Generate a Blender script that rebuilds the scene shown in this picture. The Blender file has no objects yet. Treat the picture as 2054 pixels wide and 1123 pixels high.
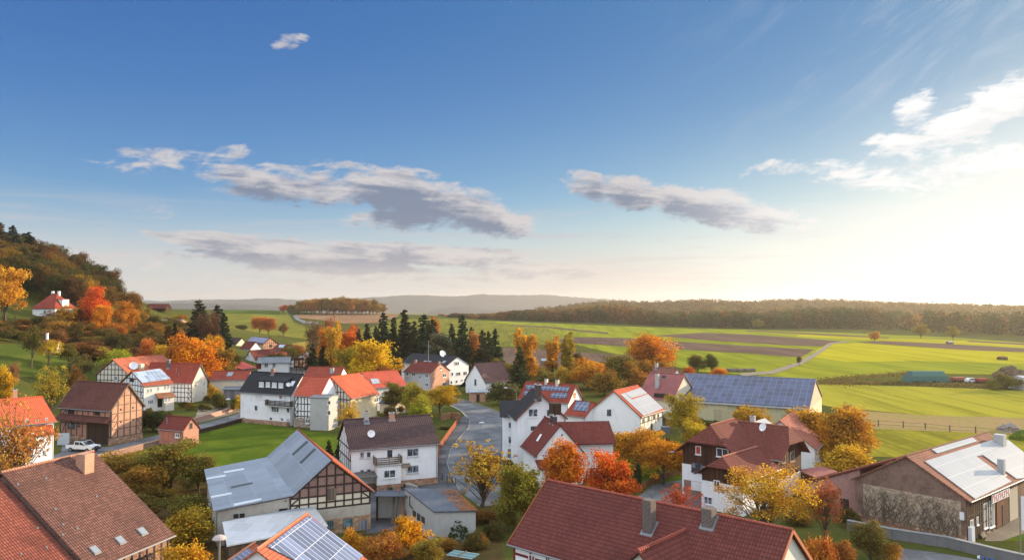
# Autumn village seen from above at low sun.
import bpy, bmesh, math, random
import numpy as np
from mathutils import Vector, Matrix
random.seed(7); rng = np.random.default_rng(7)
S = bpy.context.scene; COL = S.collection
# ---------------------------------------------------------------- camera
F, CX, CY, H = 1500.0, 1027.0, 561.5, 24.0          # focal length in pixels of the 2054 px wide photograph
TH = math.atan((612 - CY) / F)
cam = bpy.data.cameras.new('camera'); camo = bpy.data.objects.new('camera', cam); COL.objects.link(camo)
cam.sensor_width = 36; cam.lens = 36 * F / 2054; cam.clip_end = 30000; cam.clip_start = .5
camo.location = (0, 0, H); camo.rotation_euler = (math.pi / 2 + TH, 0, 0); S.camera = camo
S.view_settings.view_transform = 'Standard'; S.view_settings.look = 'None'; S.view_settings.gamma = 1
S.view_settings.exposure = EXPO = 1.0
S.render.engine = 'CYCLES'
cy = S.cycles; cy.use_denoising = True; cy.max_bounces = 6; cy.diffuse_bounces = 3; cy.glossy_bounces = 3
cy.transmission_bounces = 3; cy.transparent_max_bounces = 6; cy.volume_bounces = 1; cy.sample_clamp_indirect = 6
cy.caustics_reflective = cy.caustics_refractive = False

# ---------------------------------------------------------------- node helper
class N:
    def __init__(s, tree): s.t = tree
    def __call__(s, kind, ins=None, **props):
        n = s.t.nodes.new(kind)
        for k, v in props.items(): setattr(n, k, v)
        for k, v in (ins or {}).items():
            sock = n.inputs[k]
            if isinstance(v, bpy.types.NodeSocket): s.t.links.new(v, sock)
            else: sock.default_value = v
        return n
    def m(s, op, a, b=None, c=None, clamp=False):
        n = s.t.nodes.new('ShaderNodeMath'); n.operation = op; n.use_clamp = clamp
        for i, v in enumerate((a, b, c)):
            if v is None: continue
            if isinstance(v, bpy.types.NodeSocket): s.t.links.new(v, n.inputs[i])
            else: n.inputs[i].default_value = v
        return n.outputs[0]
    def mix(s, f, a, b, blend='MIX'):
        n = s.t.nodes.new('ShaderNodeMix'); n.data_type = 'RGBA'; n.blend_type = blend; n.clamp_factor = True
        for i, v in ((0, f), (6, a), (7, b)):
            if isinstance(v, bpy.types.NodeSocket): s.t.links.new(v, n.inputs[i])
            else: n.inputs[i].default_value = v if i == 0 else (*v[:3], 1)
        return n.outputs[2]
    def sm(s, x, lo, hi, a=0., b=1.):
        n = s.t.nodes.new('ShaderNodeMapRange'); n.interpolation_type = 'SMOOTHSTEP'
        s.t.links.new(x, n.inputs[0])
        for i, v in ((1, lo), (2, hi), (3, a), (4, b)): n.inputs[i].default_value = v
        return n.outputs[0]

# ---------------------------------------------------------------- sky and sun
SUN_AZ, SUN_EL = 60.0, 10.5                        # degrees right of the view axis, above the horizon
W_STR = 0.13; FILL = 1.7
w = bpy.data.worlds.new('World'); S.world = w; w.use_nodes = True
w.node_tree.nodes.clear(); n = N(w.node_tree)
def ang(px, py):                                   # azimuth and elevation of a cloud seen in the photograph
    u = (CY - py) / F; r = (px - CX) / F
    d = Vector((r, math.cos(TH) - u * math.sin(TH), math.sin(TH) + u * math.cos(TH)))
    return math.atan2(d.x, d.y), math.atan2(d.z, math.hypot(d.x, d.y))
CLOUDS = [  # px, py, half width, half height, tilt, amount
    (620, 375, 210, 34, -4, 1.05), (830, 394, 190, 44, -12, 1.2), (980, 438, 95, 34, -14, 1.1), (820, 442, 140, 22, 0, 1.0),
    (450, 318, 85, 28, 8, .72), (330, 326, 120, 24, 0, .5), (590, 415, 40, 10, 0, .5), (320, 425, 40, 14, 0, .35),
    (585, 80, 42, 14, 25, .58), (520, 492, 180, 18, -4, 1.15), (830, 512, 260, 22, -2, 1.25), (640, 525, 250, 24, -2, 1.0),
    (1090, 545, 170, 20, -3, .85), (780, 560, 400, 22, 0, .42), (260, 525, 120, 18, -5, .4), (1250, 575, 300, 16, -3, .4),
    (1190, 378, 65, 26, -18, .82), (1280, 392, 90, 32, -10, 1.05), (1390, 410, 130, 34, -8, 1.1), (1520, 440, 110, 24, -6, 1.0),
    (1590, 340, 70, 16, -8, .8), (1495, 345, 24, 12, 15, .45), (1720, 355, 140, 26, -8, .7),
    (1835, 222, 42, 26, 28, .85), (1800, 285, 62, 24, 12, .8), (1930, 250, 115, 36, 24, .85), (2040, 190, 110, 34, 14, 1.0),
    (1960, 330, 190, 36, 8, .6), (1490, 518, 40, 8, 8, .45), (1740, 546, 50, 12, 3, .75), (1900, 524, 44, 8, 0, .6), (2000, 506, 60, 8, 0, .5)]
g = bpy.data.node_groups.new('cloud_field', 'ShaderNodeTree')
for nm in ('Az', 'El'): g.interface.new_socket(nm, in_out='INPUT', socket_type='NodeSocketFloat')
g.interface.new_socket('Density', in_out='OUTPUT', socket_type='NodeSocketFloat')
k = N(g); gi = k('NodeGroupInput'); go = k('NodeGroupOutput')
az, el = gi.outputs[0], gi.outputs[1]; tot = None
for px, py, rx, ry, tilt, amp in CLOUDS:
    a0, e0 = ang(px, py); c, s_ = math.cos(math.radians(tilt)), math.sin(math.radians(tilt))
    du = k.m('SUBTRACT', az, a0); dv = k.m('SUBTRACT', el, e0); rx, ry = rx * 1.25 / F, ry * 1.35 / F
    p = k.m('MULTIPLY_ADD', dv, s_ / rx, k.m('MULTIPLY', du, c / rx)); q = k.m('MULTIPLY_ADD', dv, c / ry, k.m('MULTIPLY', du, -s_ / ry))
    r2 = k.m('MULTIPLY_ADD', p, p, k.m('MULTIPLY', q, q))
    f = k.m('MULTIPLY', k.m('MAXIMUM', k.m('SUBTRACT', 1.0, r2), 0.0), amp)
    tot = f if tot is None else k.m('MAXIMUM', tot, f)
def nz_(sx_, sy_, sh, sc, det, ro, di, zz): 
    v = k('ShaderNodeCombineXYZ', {0: k.m('MULTIPLY', az, sx_), 1: k.m('MULTIPLY_ADD', az, sh, k.m('MULTIPLY', el, sy_)), 2: zz}); return k('ShaderNodeTexNoise', {'Vector': v.outputs[0], 'Scale': sc, 'Detail': det, 'Roughness': ro, 'Distortion': di}).outputs[0]
n1 = nz_(13., 42., 2., 1.0, 10., .62, .7, 3.3); n2 = nz_(38., 66., -20., 1.0, 8., .65, .2, 8.1)
nn_ = k.m('MULTIPLY_ADD', k.m('SUBTRACT', n1, .5), 3.0, k.m('MULTIPLY', k.m('SUBTRACT', n2, .5), 1.7))
d = k.m('ADD', nn_, k.m('MULTIPLY_ADD', tot, 1.3, -.33))
d = k.m('MULTIPLY', d, k.sm(tot, .0, .22))
k.t.links.new(d, go.inputs[0])
tc = n('ShaderNodeTexCoord'); sx = n('ShaderNodeSeparateXYZ', {0: tc.outputs['Generated']}); X, Y, Z = sx.outputs
az = n.m('ARCTAN2', X, Y); el = n.m('ARCSINE', Z)
sky = n('ShaderNodeTexSky', sky_type='NISHITA', sun_disc=False, sun_elevation=math.radians(SUN_EL), sun_rotation=math.radians(SUN_AZ),
        altitude=300., air_density=1.0, dust_density=1.3, ozone_density=2.0)
sd = Vector((math.sin(math.radians(SUN_AZ)) * math.cos(math.radians(SUN_EL)), math.cos(math.radians(SUN_AZ)) * math.cos(math.radians(SUN_EL)), math.sin(math.radians(SUN_EL))))
dot = n('ShaderNodeVectorMath', {0: tc.outputs['Generated'], 1: tuple(sd)}, operation='DOT_PRODUCT').outputs['Value']
# clear-sky filter: a deep polarised blue higher up, pale towards the horizon; behind and above the viewer an added, unseen bright fill lifts the shade
sr = n('ShaderNodeSeparateColor', {0: sky.outputs[0]}).outputs; ec = n.m('MINIMUM', n.m('MAXIMUM', el, -.02), .55); e2 = n.m('MULTIPLY', ec, ec); KD = W_STR * 2 ** EXPO
chs = []
for i, (a, b, c, d) in enumerate(((-.12, 1.0, -5.95, 5.079), (-.044, .73, -5.109, 6.3), (-.153, .252, -1.941, 1.51))):
    ex = n.m('EXPONENT', n.m('MULTIPLY_ADD', e2, d, n.m('MULTIPLY_ADD', ec, c, a)))
    v = n.m('MULTIPLY', n.m('POWER', n.m('MULTIPLY', sr[i], .234), b), ex); chs.append(n.m('MULTIPLY', n.m('MINIMUM', v, (1.0, 1.05, 1.25)[i]), 1 / KD))
front = n('ShaderNodeCombineColor', {0: chs[0], 1: chs[1], 2: chs[2]}).outputs[0]
back = n.mix(n.m('MULTIPLY', n.sm(el, -.02, .12), .9), sky.outputs[0], (FILL / KD * .90, FILL / KD, FILL / KD * 1.15))
view = n.m('MULTIPLY', n.sm(Y, -.05, .3), n.sm(el, .62, .42))
base = n.mix(view, back, front)
LV = 1 / (W_STR * 2 ** EXPO)                      # a displayed value of 1 in sky units
def dl(r, g_, b): f = lambda v: ((v / 255 + .055) / 1.055) ** 2.4 if v > 10 else v / 3294; return (f(r) * LV, f(g_) * LV, f(b) * LV)
def grp(e): 
    q = n('ShaderNodeGroup'); q.node_tree = g; n.t.links.new(az, q.inputs[0]); n.t.links.new(e, q.inputs[1]); return q.outputs[0]
base = n.mix(n.m('MULTIPLY', n.sm(el, .15, .0), .85), base, n.mix(n.sm(dot, .56, .90), dl(221, 214, 209), dl(246, 247, 249)))
base = n.mix(n.m('MULTIPLY', n.m('MULTIPLY', n.sm(dot, .78, .92), n.sm(el, .31, .13)), .22), base, (1.02 * LV, 1.06 * LV, 1.12 * LV))
base = n.mix(n.m('MULTIPLY', n.m('MULTIPLY', n.sm(dot, .60, .86), n.sm(el, .26, .05)), .3), base, dl(236, 241, 246))
dens = grp(el); up = grp(n.m('ADD', el, .011)); up2 = grp(n.m('ADD', el, .024))
near = n.sm(dot, .64, .88); low = n.sm(el, .085, .02)
dark = n.mix(near, dl(126, 138, 162), dl(232, 235, 239)); dark = n.mix(low, dark, dl(203, 196, 196)); dark = n.mix(n.m('MULTIPLY', low, near), dark, dl(240, 236, 232))
light = n.mix(near, dl(212, 207, 208), dl(255, 255, 255)); light = n.mix(n.m('MULTIPLY', low, n.m('SUBTRACT', 1., near)), light, dl(234, 222, 214))
sv = n('ShaderNodeCombineXYZ', {0: n.m('MULTIPLY', az, 11.), 1: n.m('MULTIPLY_ADD', az, 5., n.m('MULTIPLY', el, 75.)), 2: 5.1}); sn = n('ShaderNodeTexNoise', {'Vector': sv.outputs[0], 'Scale': 1., 'Detail': 7., 'Roughness': .6, 'Distortion': .4}).outputs[0]
thick = n.m('MULTIPLY_ADD', up2, .5, n.m('MULTIPLY_ADD', up, .4, n.m('MULTIPLY', dens, .15)))
ccol = n.mix(n.sm(n.m('MULTIPLY_ADD', n.m('SUBTRACT', sn, .5), 2.2, thick), .0, 1.0), light, dark)
alpha = n.m('MULTIPLY', n.sm(dens, -.04, .72), .96)
vv = n('ShaderNodeCombineXYZ', {0: n.m('MULTIPLY', az, 4.), 1: n.m('MULTIPLY', el, 60.), 2: 9.}); vn = n('ShaderNodeTexNoise', {'Vector': vv.outputs[0], 'Scale': 1., 'Detail': 8., 'Roughness': .62, 'Distortion': .5}).outputs[0]
cv_ = n('ShaderNodeCombineXYZ', {0: n.m('MULTIPLY', az, 7.), 1: n.m('MULTIPLY_ADD', az, -9., n.m('MULTIPLY', el, 16.)), 2: 2.}); cn = n('ShaderNodeTexNoise', {'Vector': cv_.outputs[0], 'Scale': 1., 'Detail': 9., 'Roughness': .65, 'Distortion': .8}).outputs[0]
veil = n.m('MAXIMUM', n.m('MULTIPLY', n.m('MULTIPLY', n.sm(vn, .42, .68), n.sm(el, .17, .06)), .75), n.m('MULTIPLY', n.m('MULTIPLY', n.sm(cn, .46, .75), n.sm(az, .1, .55)), .24))
base = n.mix(veil, base, n.mix(near, n.mix(n.sm(el, .10, .03), dl(196, 198, 206), dl(226, 214, 207)), dl(240, 242, 244)))
final = n.mix(alpha, base, ccol)
bg = n('ShaderNodeBackground', {0: final, 1: W_STR}); out = n('ShaderNodeOutputWorld', {0: bg.outputs[0]})
sun = bpy.data.lights.new('sun', 'SUN'); sun.energy = 5.0; sun.angle = math.radians(.6); sun.color = (1.0, .77, .50)
suno = bpy.data.objects.new('sun', sun); COL.objects.link(suno)
suno.rotation_euler = (-sd).to_track_quat('-Z', 'Y').to_euler()

# ---------------------------------------------------------------- materials
MATS = {}
def new_mat(name):
    m = bpy.data.materials.new(name); m.use_nodes = True; m.node_tree.nodes.clear(); k = N(m.node_tree); return m, k
def finish(m, k, col, rough=.85, spec=.3, bump=None, bstr=.4, bdist=.05, metal=0., emit=None):
    p = k('ShaderNodeBsdfPrincipled', {'Base Color': col if isinstance(col, bpy.types.NodeSocket) else (*col, 1), 'Roughness': rough, 'Metallic': metal, 'Specular IOR Level': spec})
    if bump is not None:
        b = k('ShaderNodeBump', {'Height': bump, 'Strength': bstr, 'Distance': bdist}); k.t.links.new(b.outputs[0], p.inputs['Normal'])
    o = k('ShaderNodeOutputMaterial', {0: p.outputs[0]}); return m
def c3(c, f): return tuple(min(1, v * f) for v in c)
def cached(fn):
    def wrap(*a):
        key = (fn.__name__, *a)
        if key not in MATS: MATS[key] = fn(*a)
        return MATS[key]
    return wrap
def obj_noise(k, scale, detail=5., rough=.6, vec=None, dist=0.):
    v = vec or k('ShaderNodeTexCoord').outputs['Object']
    return k('ShaderNodeTexNoise', {'Vector': v, 'Scale': scale, 'Detail': detail, 'Roughness': rough, 'Distortion': dist}).outputs[0]
def uvm(k, sx=1., sy=1.):
    return k('ShaderNodeMapping', {0: k('ShaderNodeUVMap').outputs[0], 3: (sx, sy, 1)}).outputs[0]
@cached
def plaster(col=(.80, .80, .80), dirt=.42):
    m, k = new_mat('plaster'); n1 = obj_noise(k, .7); n2 = obj_noise(k, 6.)
    st = k('ShaderNodeTexNoise', {'Vector': uvm(k, 2.2, .22), 'Scale': 1., 'Detail': 5.}).outputs[0]
    c = k.mix(k.m('MULTIPLY', k.sm(n1, .45, .8), dirt), col, c3(col, .62)); c = k.mix(k.m('MULTIPLY', k.sm(st, .5, .85), dirt), c, tuple(a * b for a, b in zip(col, (.66, .62, .56))))
    c = k.mix(k.m('MULTIPLY', n2, .12), c, c3(col, .7)); return finish(m, k, c, .92, .15, n2, .15, .02)
@cached
def flat(col, rough=.7, metal=0., spec=.3):
    m, k = new_mat('painted_surface'); n1 = obj_noise(k, 3.); c = k.mix(k.m('MULTIPLY', n1, .35), col, c3(col, .6))
    return finish(m, k, c, rough, spec, None, metal=metal)
@cached
def tiles(col, vary=.5, row=.34, wid=.24, patch=.5):
    m, k = new_mat('roof_tiles')
    br = k('ShaderNodeTexBrick', {'Vector': uvm(k), 'Color1': (.35, .35, .35, 1), 'Color2': (1, 1, 1, 1), 'Mortar': (.0, .0, .0, 1), 'Scale': 1., 'Mortar Size': .022, 'Mortar Smooth': .4, 'Bias': 0., 'Brick Width': wid, 'Row Height': row}, offset=.0)
    v = k('ShaderNodeSeparateXYZ', {0: k('ShaderNodeUVMap').outputs[0]}).outputs
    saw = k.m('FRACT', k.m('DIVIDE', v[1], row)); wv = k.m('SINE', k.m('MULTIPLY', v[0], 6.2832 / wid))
    big = obj_noise(k, .35, 6., .65); mid = obj_noise(k, 1.8, 4.); st = k('ShaderNodeTexNoise', {'Vector': uvm(k, 1.3, .2), 'Scale': 1., 'Detail': 6., 'Roughness': .7}).outputs[0]
    c = k.mix(k.m('MULTIPLY', br.outputs[0], 1.), c3(col, 1 - .55 * vary), c3(col, 1 + .35 * vary))
    c = k.mix(k.m('MULTIPLY', k.sm(big, .42, .72), patch), c, tuple(a * b for a, b in zip(col, (.45, .5, .55))))
    c = k.mix(k.m('MULTIPLY', k.sm(st, .52, .8), patch * .8), c, (.045, .04, .035)); c = k.mix(k.m('MULTIPLY', k.sm(mid, .55, .8), patch * .5), c, c3(col, 1.45))
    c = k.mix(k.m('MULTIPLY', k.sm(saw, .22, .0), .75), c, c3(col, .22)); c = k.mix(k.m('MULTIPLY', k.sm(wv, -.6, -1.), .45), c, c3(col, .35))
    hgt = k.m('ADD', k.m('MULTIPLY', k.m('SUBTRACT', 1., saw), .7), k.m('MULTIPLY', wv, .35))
    return finish(m, k, c, .85, .12, hgt, .8, .05)
@cached
def brick(col=(.42, .17, .10), col2=(.30, .12, .08), mortar=(.36, .33, .29), w=.30, hh=.11, patch=.35):
    m, k = new_mat('brickwork')
    b = k('ShaderNodeTexBrick', {'Vector': uvm(k), 'Color1': (*col, 1), 'Color2': (*col2, 1), 'Mortar': (*mortar, 1), 'Scale': 1., 'Mortar Size': .012, 'Mortar Smooth': .2, 'Bias': -.1, 'Brick Width': w, 'Row Height': hh})
    n1 = obj_noise(k, .9, 6.); c = k.mix(k.m('MULTIPLY', k.sm(n1, .42, .72), patch), b.outputs[0], c3(col2, .55)); n2 = obj_noise(k, 3.5)
    c = k.mix(k.m('MULTIPLY', k.sm(n2, .5, .75), patch), c, c3(col, 1.4)); return finish(m, k, c, .9, .15, b.outputs[1], -.3, .02)
@cached
def stone(col=(.34, .30, .25), scale=2.2, vary=.6):
    m, k = new_mat('rubble_stone'); v = k('ShaderNodeTexVoronoi', {'Vector': uvm(k, 1., 1.6), 'Scale': scale, 'Randomness': .9})
    e = k('ShaderNodeTexVoronoi', {'Vector': uvm(k, 1., 1.6), 'Scale': scale, 'Randomness': .9}, feature='DISTANCE_TO_EDGE').outputs[0]
    s = k('ShaderNodeSeparateColor', {0: v.outputs['Color']}).outputs[0]; c = k.mix(s, c3(col, 1 - vary), c3(col, 1 + vary * .6))
    c = k.mix(k.m('MULTIPLY', obj_noise(k, 1.1), .5), c, tuple(a * b for a, b in zip(col, (1.1, .75, .6)))); c = k.mix(k.sm(e, .06, .0), c, c3(col, .5))
    return finish(m, k, c, .95, .15, e, .5, .05)
@cached
def planks(col, wid=.18, vary=.5):
    m, k = new_mat('wood_boards'); v = k('ShaderNodeSeparateXYZ', {0: k('ShaderNodeUVMap').outputs[0]}).outputs
    q = k.m('DIVIDE', v[0], wid); fr = k.m('FRACT', q); fl = k.m('FLOOR', q)
    wn = k('ShaderNodeTexWhiteNoise', {'W': fl}, noise_dimensions='1D').outputs[0]; gr = k('ShaderNodeTexNoise', {'Vector': uvm(k, 9., .8), 'Scale': 1., 'Detail': 4.}).outputs[0]
    c = k.mix(wn, c3(col, 1 - vary), c3(col, 1 + vary * .5)); c = k.mix(k.m('MULTIPLY', gr, .5), c, c3(col, .5)); c = k.mix(k.sm(fr, .1, .0), c, c3(col, .2))
    return finish(m, k, c, .85, .2, fr, .2, .02)
@cached
def sheet(col, rough=.45, rib=.2, metal=.0, patch=.3):
    m, k = new_mat('sheet_roofing'); v = k('ShaderNodeSeparateXYZ', {0: k('ShaderNodeUVMap').outputs[0]}).outputs
    wv = k.m('SINE', k.m('MULTIPLY', v[0], 6.2832 / rib)); n1 = obj_noise(k, .8, 6.); st = k('ShaderNodeTexNoise', {'Vector': uvm(k, 2., .15), 'Scale': 1., 'Detail': 5.}).outputs[0]
    b = k('ShaderNodeTexBrick', {'Vector': uvm(k), 'Color1': (.75, .75, .75, 1), 'Color2': (1, 1, 1, 1), 'Mortar': (1.25, 1.25, 1.25, 1), 'Mortar Size': .02, 'Brick Width': 1.9, 'Row Height': 2.4, 'Scale': 1.})
    c = k.mix(1., col, b.outputs[0], 'MULTIPLY'); c = k.mix(k.m('MULTIPLY', k.sm(n1, .45, .75), patch), c, c3(col, .55)); c = k.mix(k.m('MULTIPLY', k.sm(st, .5, .8), patch), c, c3(col, 1.35))
    return finish(m, k, c, rough, .4, wv, .25, .03, metal)
@cached
def solar(cw=1.0, ch=1.6, col=(.02, .035, .09), line=(.42, .44, .48), rough=.16, spec=.75):
    m, k = new_mat('solar_glass'); b = k('ShaderNodeTexBrick', {'Vector': uvm(k), 'Color1': (*col, 1), 'Color2': (*c3(col, 2. if col[2] < .3 else .93), 1), 'Mortar': (*line, 1), 'Mortar Size': .028, 'Mortar Smooth': .1, 'Brick Width': cw, 'Row Height': ch, 'Scale': 1.}, offset=0.)
    return finish(m, k, b.outputs[0], rough, spec)
@cached
def glass(col=(.05, .058, .07)):
    m, k = new_mat('window_glass'); n1 = obj_noise(k, 1.3, 2.); c = k.mix(k.sm(n1, .5, .56), col, c3(col, 4.)); return finish(m, k, c, .1, .6)
@cached
def asphalt(col=(.125, .13, .14)):
    m, k = new_mat('asphalt'); n1 = obj_noise(k, .25, 6.); n2 = obj_noise(k, 9., 3.); cr = k('ShaderNodeTexVoronoi', {'Vector': k('ShaderNodeTexCoord').outputs['Object'], 'Scale': .22}, feature='DISTANCE_TO_EDGE').outputs[0]
    c = k.mix(k.sm(n1, .35, .7), c3(col, .72), c3(col, 1.5)); c = k.mix(k.m('MULTIPLY', n2, .4), c, c3(col, .6)); c = k.mix(k.m('MULTIPLY', k.sm(cr, .02, .0), .6), c, c3(col, .4))
    return finish(m, k, c, .9, .15, n2, .1, .01)
def ground_mat(name, a, b, c, sc=.06, stripe=None, fine=1.5, bump=.0):
    m, k = new_mat(name); o = k('ShaderNodeTexCoord').outputs['Object']
    n1 = obj_noise(k, sc, 8., .65, o, .6); n2 = obj_noise(k, fine, 6., .7, o); n3 = obj_noise(k, sc * 5, 6., .65, o)
    col = k.mix(k.sm(n1, .38, .66), a, b); col = k.mix(k.m('MULTIPLY', k.sm(n3, .48, .72), .7), col, c); col = k.mix(k.m('MULTIPLY', k.sm(n2, .4, .8), .55), col, c3(a, .45))
    if stripe:
        th, wl, amt = stripe; v = k('ShaderNodeMapping', {0: o, 2: (0, 0, math.radians(th)), 3: (1 / wl, 1 / (wl * 26), 1)}).outputs[0]
        ns = k('ShaderNodeTexNoise', {'Vector': v, 'Scale': 1., 'Detail': 3.}).outputs[0]; col = k.mix(k.m('MULTIPLY', k.sm(ns, .42, .6), amt), col, c3(a, .55))
        v2 = k('ShaderNodeMapping', {0: o, 2: (0, 0, math.radians(th)), 3: (1 / (wl * 7), 1 / (wl * 150), 1)}).outputs[0]
        ns2 = k('ShaderNodeTexNoise', {'Vector': v2, 'Scale': 1., 'Detail': 2.}).outputs[0]; col = k.mix(k.m('MULTIPLY', k.sm(ns2, .45, .6), amt), col, b)
    return finish(m, k, col, 1., .0, n2 if bump else None, bump, .15)
def make_leaf_mat():
    m, k = new_mat('foliage'); oi = k('ShaderNodeObjectInfo'); a = k('ShaderNodeAttribute', attribute_name='lv').outputs['Fac']
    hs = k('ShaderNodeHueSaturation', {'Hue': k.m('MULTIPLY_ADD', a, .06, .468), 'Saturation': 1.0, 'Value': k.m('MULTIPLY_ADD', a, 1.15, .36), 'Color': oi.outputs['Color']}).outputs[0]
    cv = k('ShaderNodeAttribute', attribute_name='cv').outputs['Fac']; sc_ = k('ShaderNodeSeparateColor', {0: oi.outputs['Color']}).outputs
    hs = k.mix(k.m('MULTIPLY', k.sm(cv, .62, 1.), .6), hs, k.mix(.5, hs, (.10, .105, .025))); hs = k.mix(k.m('MULTIPLY', k.sm(cv, .38, .0), .45), hs, c3((.28, .10, .03), .8))
    d = k('ShaderNodeBsdfDiffuse', {0: hs}); t = k('ShaderNodeBsdfTranslucent', {0: hs}); x = k('ShaderNodeMixShader', {0: .34, 1: d.outputs[0], 2: t.outputs[0]})
    k('ShaderNodeOutputMaterial', {0: x.outputs[0]}); return m
LEAF = make_leaf_mat()
m_, k_ = new_mat('bark'); BARK = finish(m_, k_, k_.mix(obj_noise(k_, 4.), (.05, .035, .025), (.14, .11, .085)), .95, .1)
WHITE = plaster(); BEIGE = plaster((.62, .55, .42), .35); GREYPL = plaster((.42, .42, .41), .4); CONC = plaster((.40, .40, .38), .5); CREAM = plaster((.66, .60, .50), .3)
TIMBER = flat((.045, .03, .025), .85); BROWN = planks((.085, .035, .022), .2); DARKWOOD = planks((.06, .035, .022), .22); GREYWOOD = planks((.20, .15, .11), .16)
FRAMEW = flat((.78, .78, .78), .5); FRAMEB = flat((.06, .05, .045), .6); ZINC = flat((.22, .225, .235), .55, .3); GLASS = glass()
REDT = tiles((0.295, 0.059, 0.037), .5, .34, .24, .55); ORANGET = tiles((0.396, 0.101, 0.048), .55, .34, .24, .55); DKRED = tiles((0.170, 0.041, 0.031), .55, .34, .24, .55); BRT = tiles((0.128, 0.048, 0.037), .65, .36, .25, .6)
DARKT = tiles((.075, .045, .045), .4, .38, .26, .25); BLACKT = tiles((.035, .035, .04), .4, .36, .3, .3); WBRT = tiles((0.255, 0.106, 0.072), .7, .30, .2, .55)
BRICK = brick(); BRICKD = brick((.26, .12, .09), (.18, .085, .07)); BRICKL = brick((.50, .24, .15), (.40, .18, .11), (.45, .38, .3)); STONE = stone(); SANDST = stone((.38, .25, .17), 1.6, .5)

# ---------------------------------------------------------------- mesh helpers
class MB:
    def __init__(s): s.v = []; s.f = []; s.mi = []; s.mats = []
    def mid(s, m):
        if m not in s.mats: s.mats.append(m)
        return s.mats.index(m)
    def face(s, pts, m):
        b = len(s.v); s.v += [tuple(p) for p in pts]; s.f.append(tuple(range(b, b + len(pts)))); s.mi.append(s.mid(m))
    def solid(s, lo, hi, m):                      # two matching polygons (lo seen from below) joined by sides
        nn = len(lo); b = len(s.v); s.v += [tuple(p) for p in lo] + [tuple(p) for p in hi]; i = s.mid(m)
        s.f.append(tuple(b + j for j in reversed(range(nn)))); s.f.append(tuple(b + nn + j for j in range(nn))); s.mi += [i, i]
        for j in range(nn):
            q = (j + 1) % nn; s.f.append((b + j, b + q, b + nn + q, b + nn + j)); s.mi.append(i)
    def box(s, c, sz, m, rz=0.):
        cx, cy_, cz = c; a, b_, h = sz[0] / 2, sz[1] / 2, sz[2] / 2; co, si = math.cos(rz), math.sin(rz)
        q = [(cx + co * x - si * y, cy_ + si * x + co * y) for x, y in ((-a, -b_), (a, -b_), (a, b_), (-a, b_))]
        s.solid([(x, y, cz - h) for x, y in q], [(x, y, cz + h) for x, y in q], m)
    def bar(s, p, q, w, d, m, nrm=(0, 0, 1)):    # beam from p to q, w wide, d deep along nrm
        p, q, nn = Vector(p), Vector(q), Vector(nrm).normalized(); t = (q - p).normalized(); u = t.cross(nn)
        if u.length < 1e-4: u = t.orthogonal()
        u.normalize(); nn = u.cross(t).normalized(); u *= w / 2; nn *= d / 2
        s.solid([p - u - nn, p + u - nn, p + u + nn, p - u + nn][::-1], [q - u - nn, q + u - nn, q + u + nn, q - u + nn][::-1], m)
    def tube(s, pts, rad, m, n_=8, cap=True):
        pts = [Vector(p) for p in pts]; rad = rad if isinstance(rad, (list, tuple)) else [rad] * len(pts); rings = []; i = s.mid(m); b = len(s.v)
        for j, p in enumerate(pts):
            t = (pts[min(j + 1, len(pts) - 1)] - pts[max(j - 1, 0)]).normalized(); u = t.cross(Vector((0, 0, 1)))
            if u.length < .05: u = t.cross(Vector((0, 1, 0)))
            u.normalize(); v = t.cross(u)
            for a in range(n_): an = 6.28318 * a / n_; s.v.append(tuple(p + rad[j] * (math.cos(an) * u + math.sin(an) * v)))
        for j in range(len(pts) - 1):
            for a in range(n_): c = (a + 1) % n_; s.f.append((b + j * n_ + a, b + j * n_ + c, b + (j + 1) * n_ + c, b + (j + 1) * n_ + a)); s.mi.append(i)
        if cap:
            s.f.append(tuple(b + a for a in reversed(range(n_)))); s.f.append(tuple(b + (len(pts) - 1) * n_ + a for a in range(n_))); s.mi += [i, i]
    def lathe(s, prof, c, m, n_=14):             # prof: (radius, z)
        s.tube([(c[0], c[1], c[2] + z) for r, z in prof], [max(r, .003) for r, z in prof], m, n_)
    def build(s, name, parent=None, fix=True, smooth=False):
        me = bpy.data.meshes.new(name); me.from_pydata(s.v, [], s.f)
        for m in s.mats: me.materials.append(m)
        me.polygons.foreach_set('material_index', s.mi)
        if fix:
            bm = bmesh.new(); bm.from_mesh(me); bmesh.ops.recalc_face_normals(bm, faces=bm.faces); bm.to_mesh(me); bm.free()
        uv = me.uv_layers.new(name='UVMap'); zax = Vector((0, 0, 1))
        for p in me.polygons:
            nn = p.normal
            if abs(nn.z) > .97: u, v = Vector((1, 0, 0)), Vector((0, 1, 0))
            else: u = zax.cross(nn).normalized(); v = nn.cross(u)
            for li in p.loop_indices: co = me.vertices[me.loops[li].vertex_index].co; uv.data[li].uv = (co.dot(u), co.dot(v))
        if smooth: me.polygons.foreach_set('use_smooth', [True] * len(me.polygons))
        o = bpy.data.objects.new(name, me); COL.objects.link(o)
        if parent: o.parent = parent
        return o
def tag(o, label=None, cat=None, group=None, kind=None):
    if label: o['label'] = label
    if cat: o['category'] = cat
    if group: o['group'] = group
    if kind: o['kind'] = kind
    return o
def empty(name, loc, rz, label, cat, group=None):
    o = bpy.data.objects.new(name, None); COL.objects.link(o); o.location = loc; o.rotation_euler = (0, 0, rz); o.empty_display_size = .5
    return tag(o, label, cat, group)
def ray(px, py):
    u = (CY - py) / F; r = (px - CX) / F
    return Vector((r, math.cos(TH) - u * math.sin(TH), math.sin(TH) + u * math.cos(TH)))
def atz(px, py, z=0.): d = ray(px, py); t = (z - H) / d.z; return Vector((d.x * t, d.y * t, z))

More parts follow.
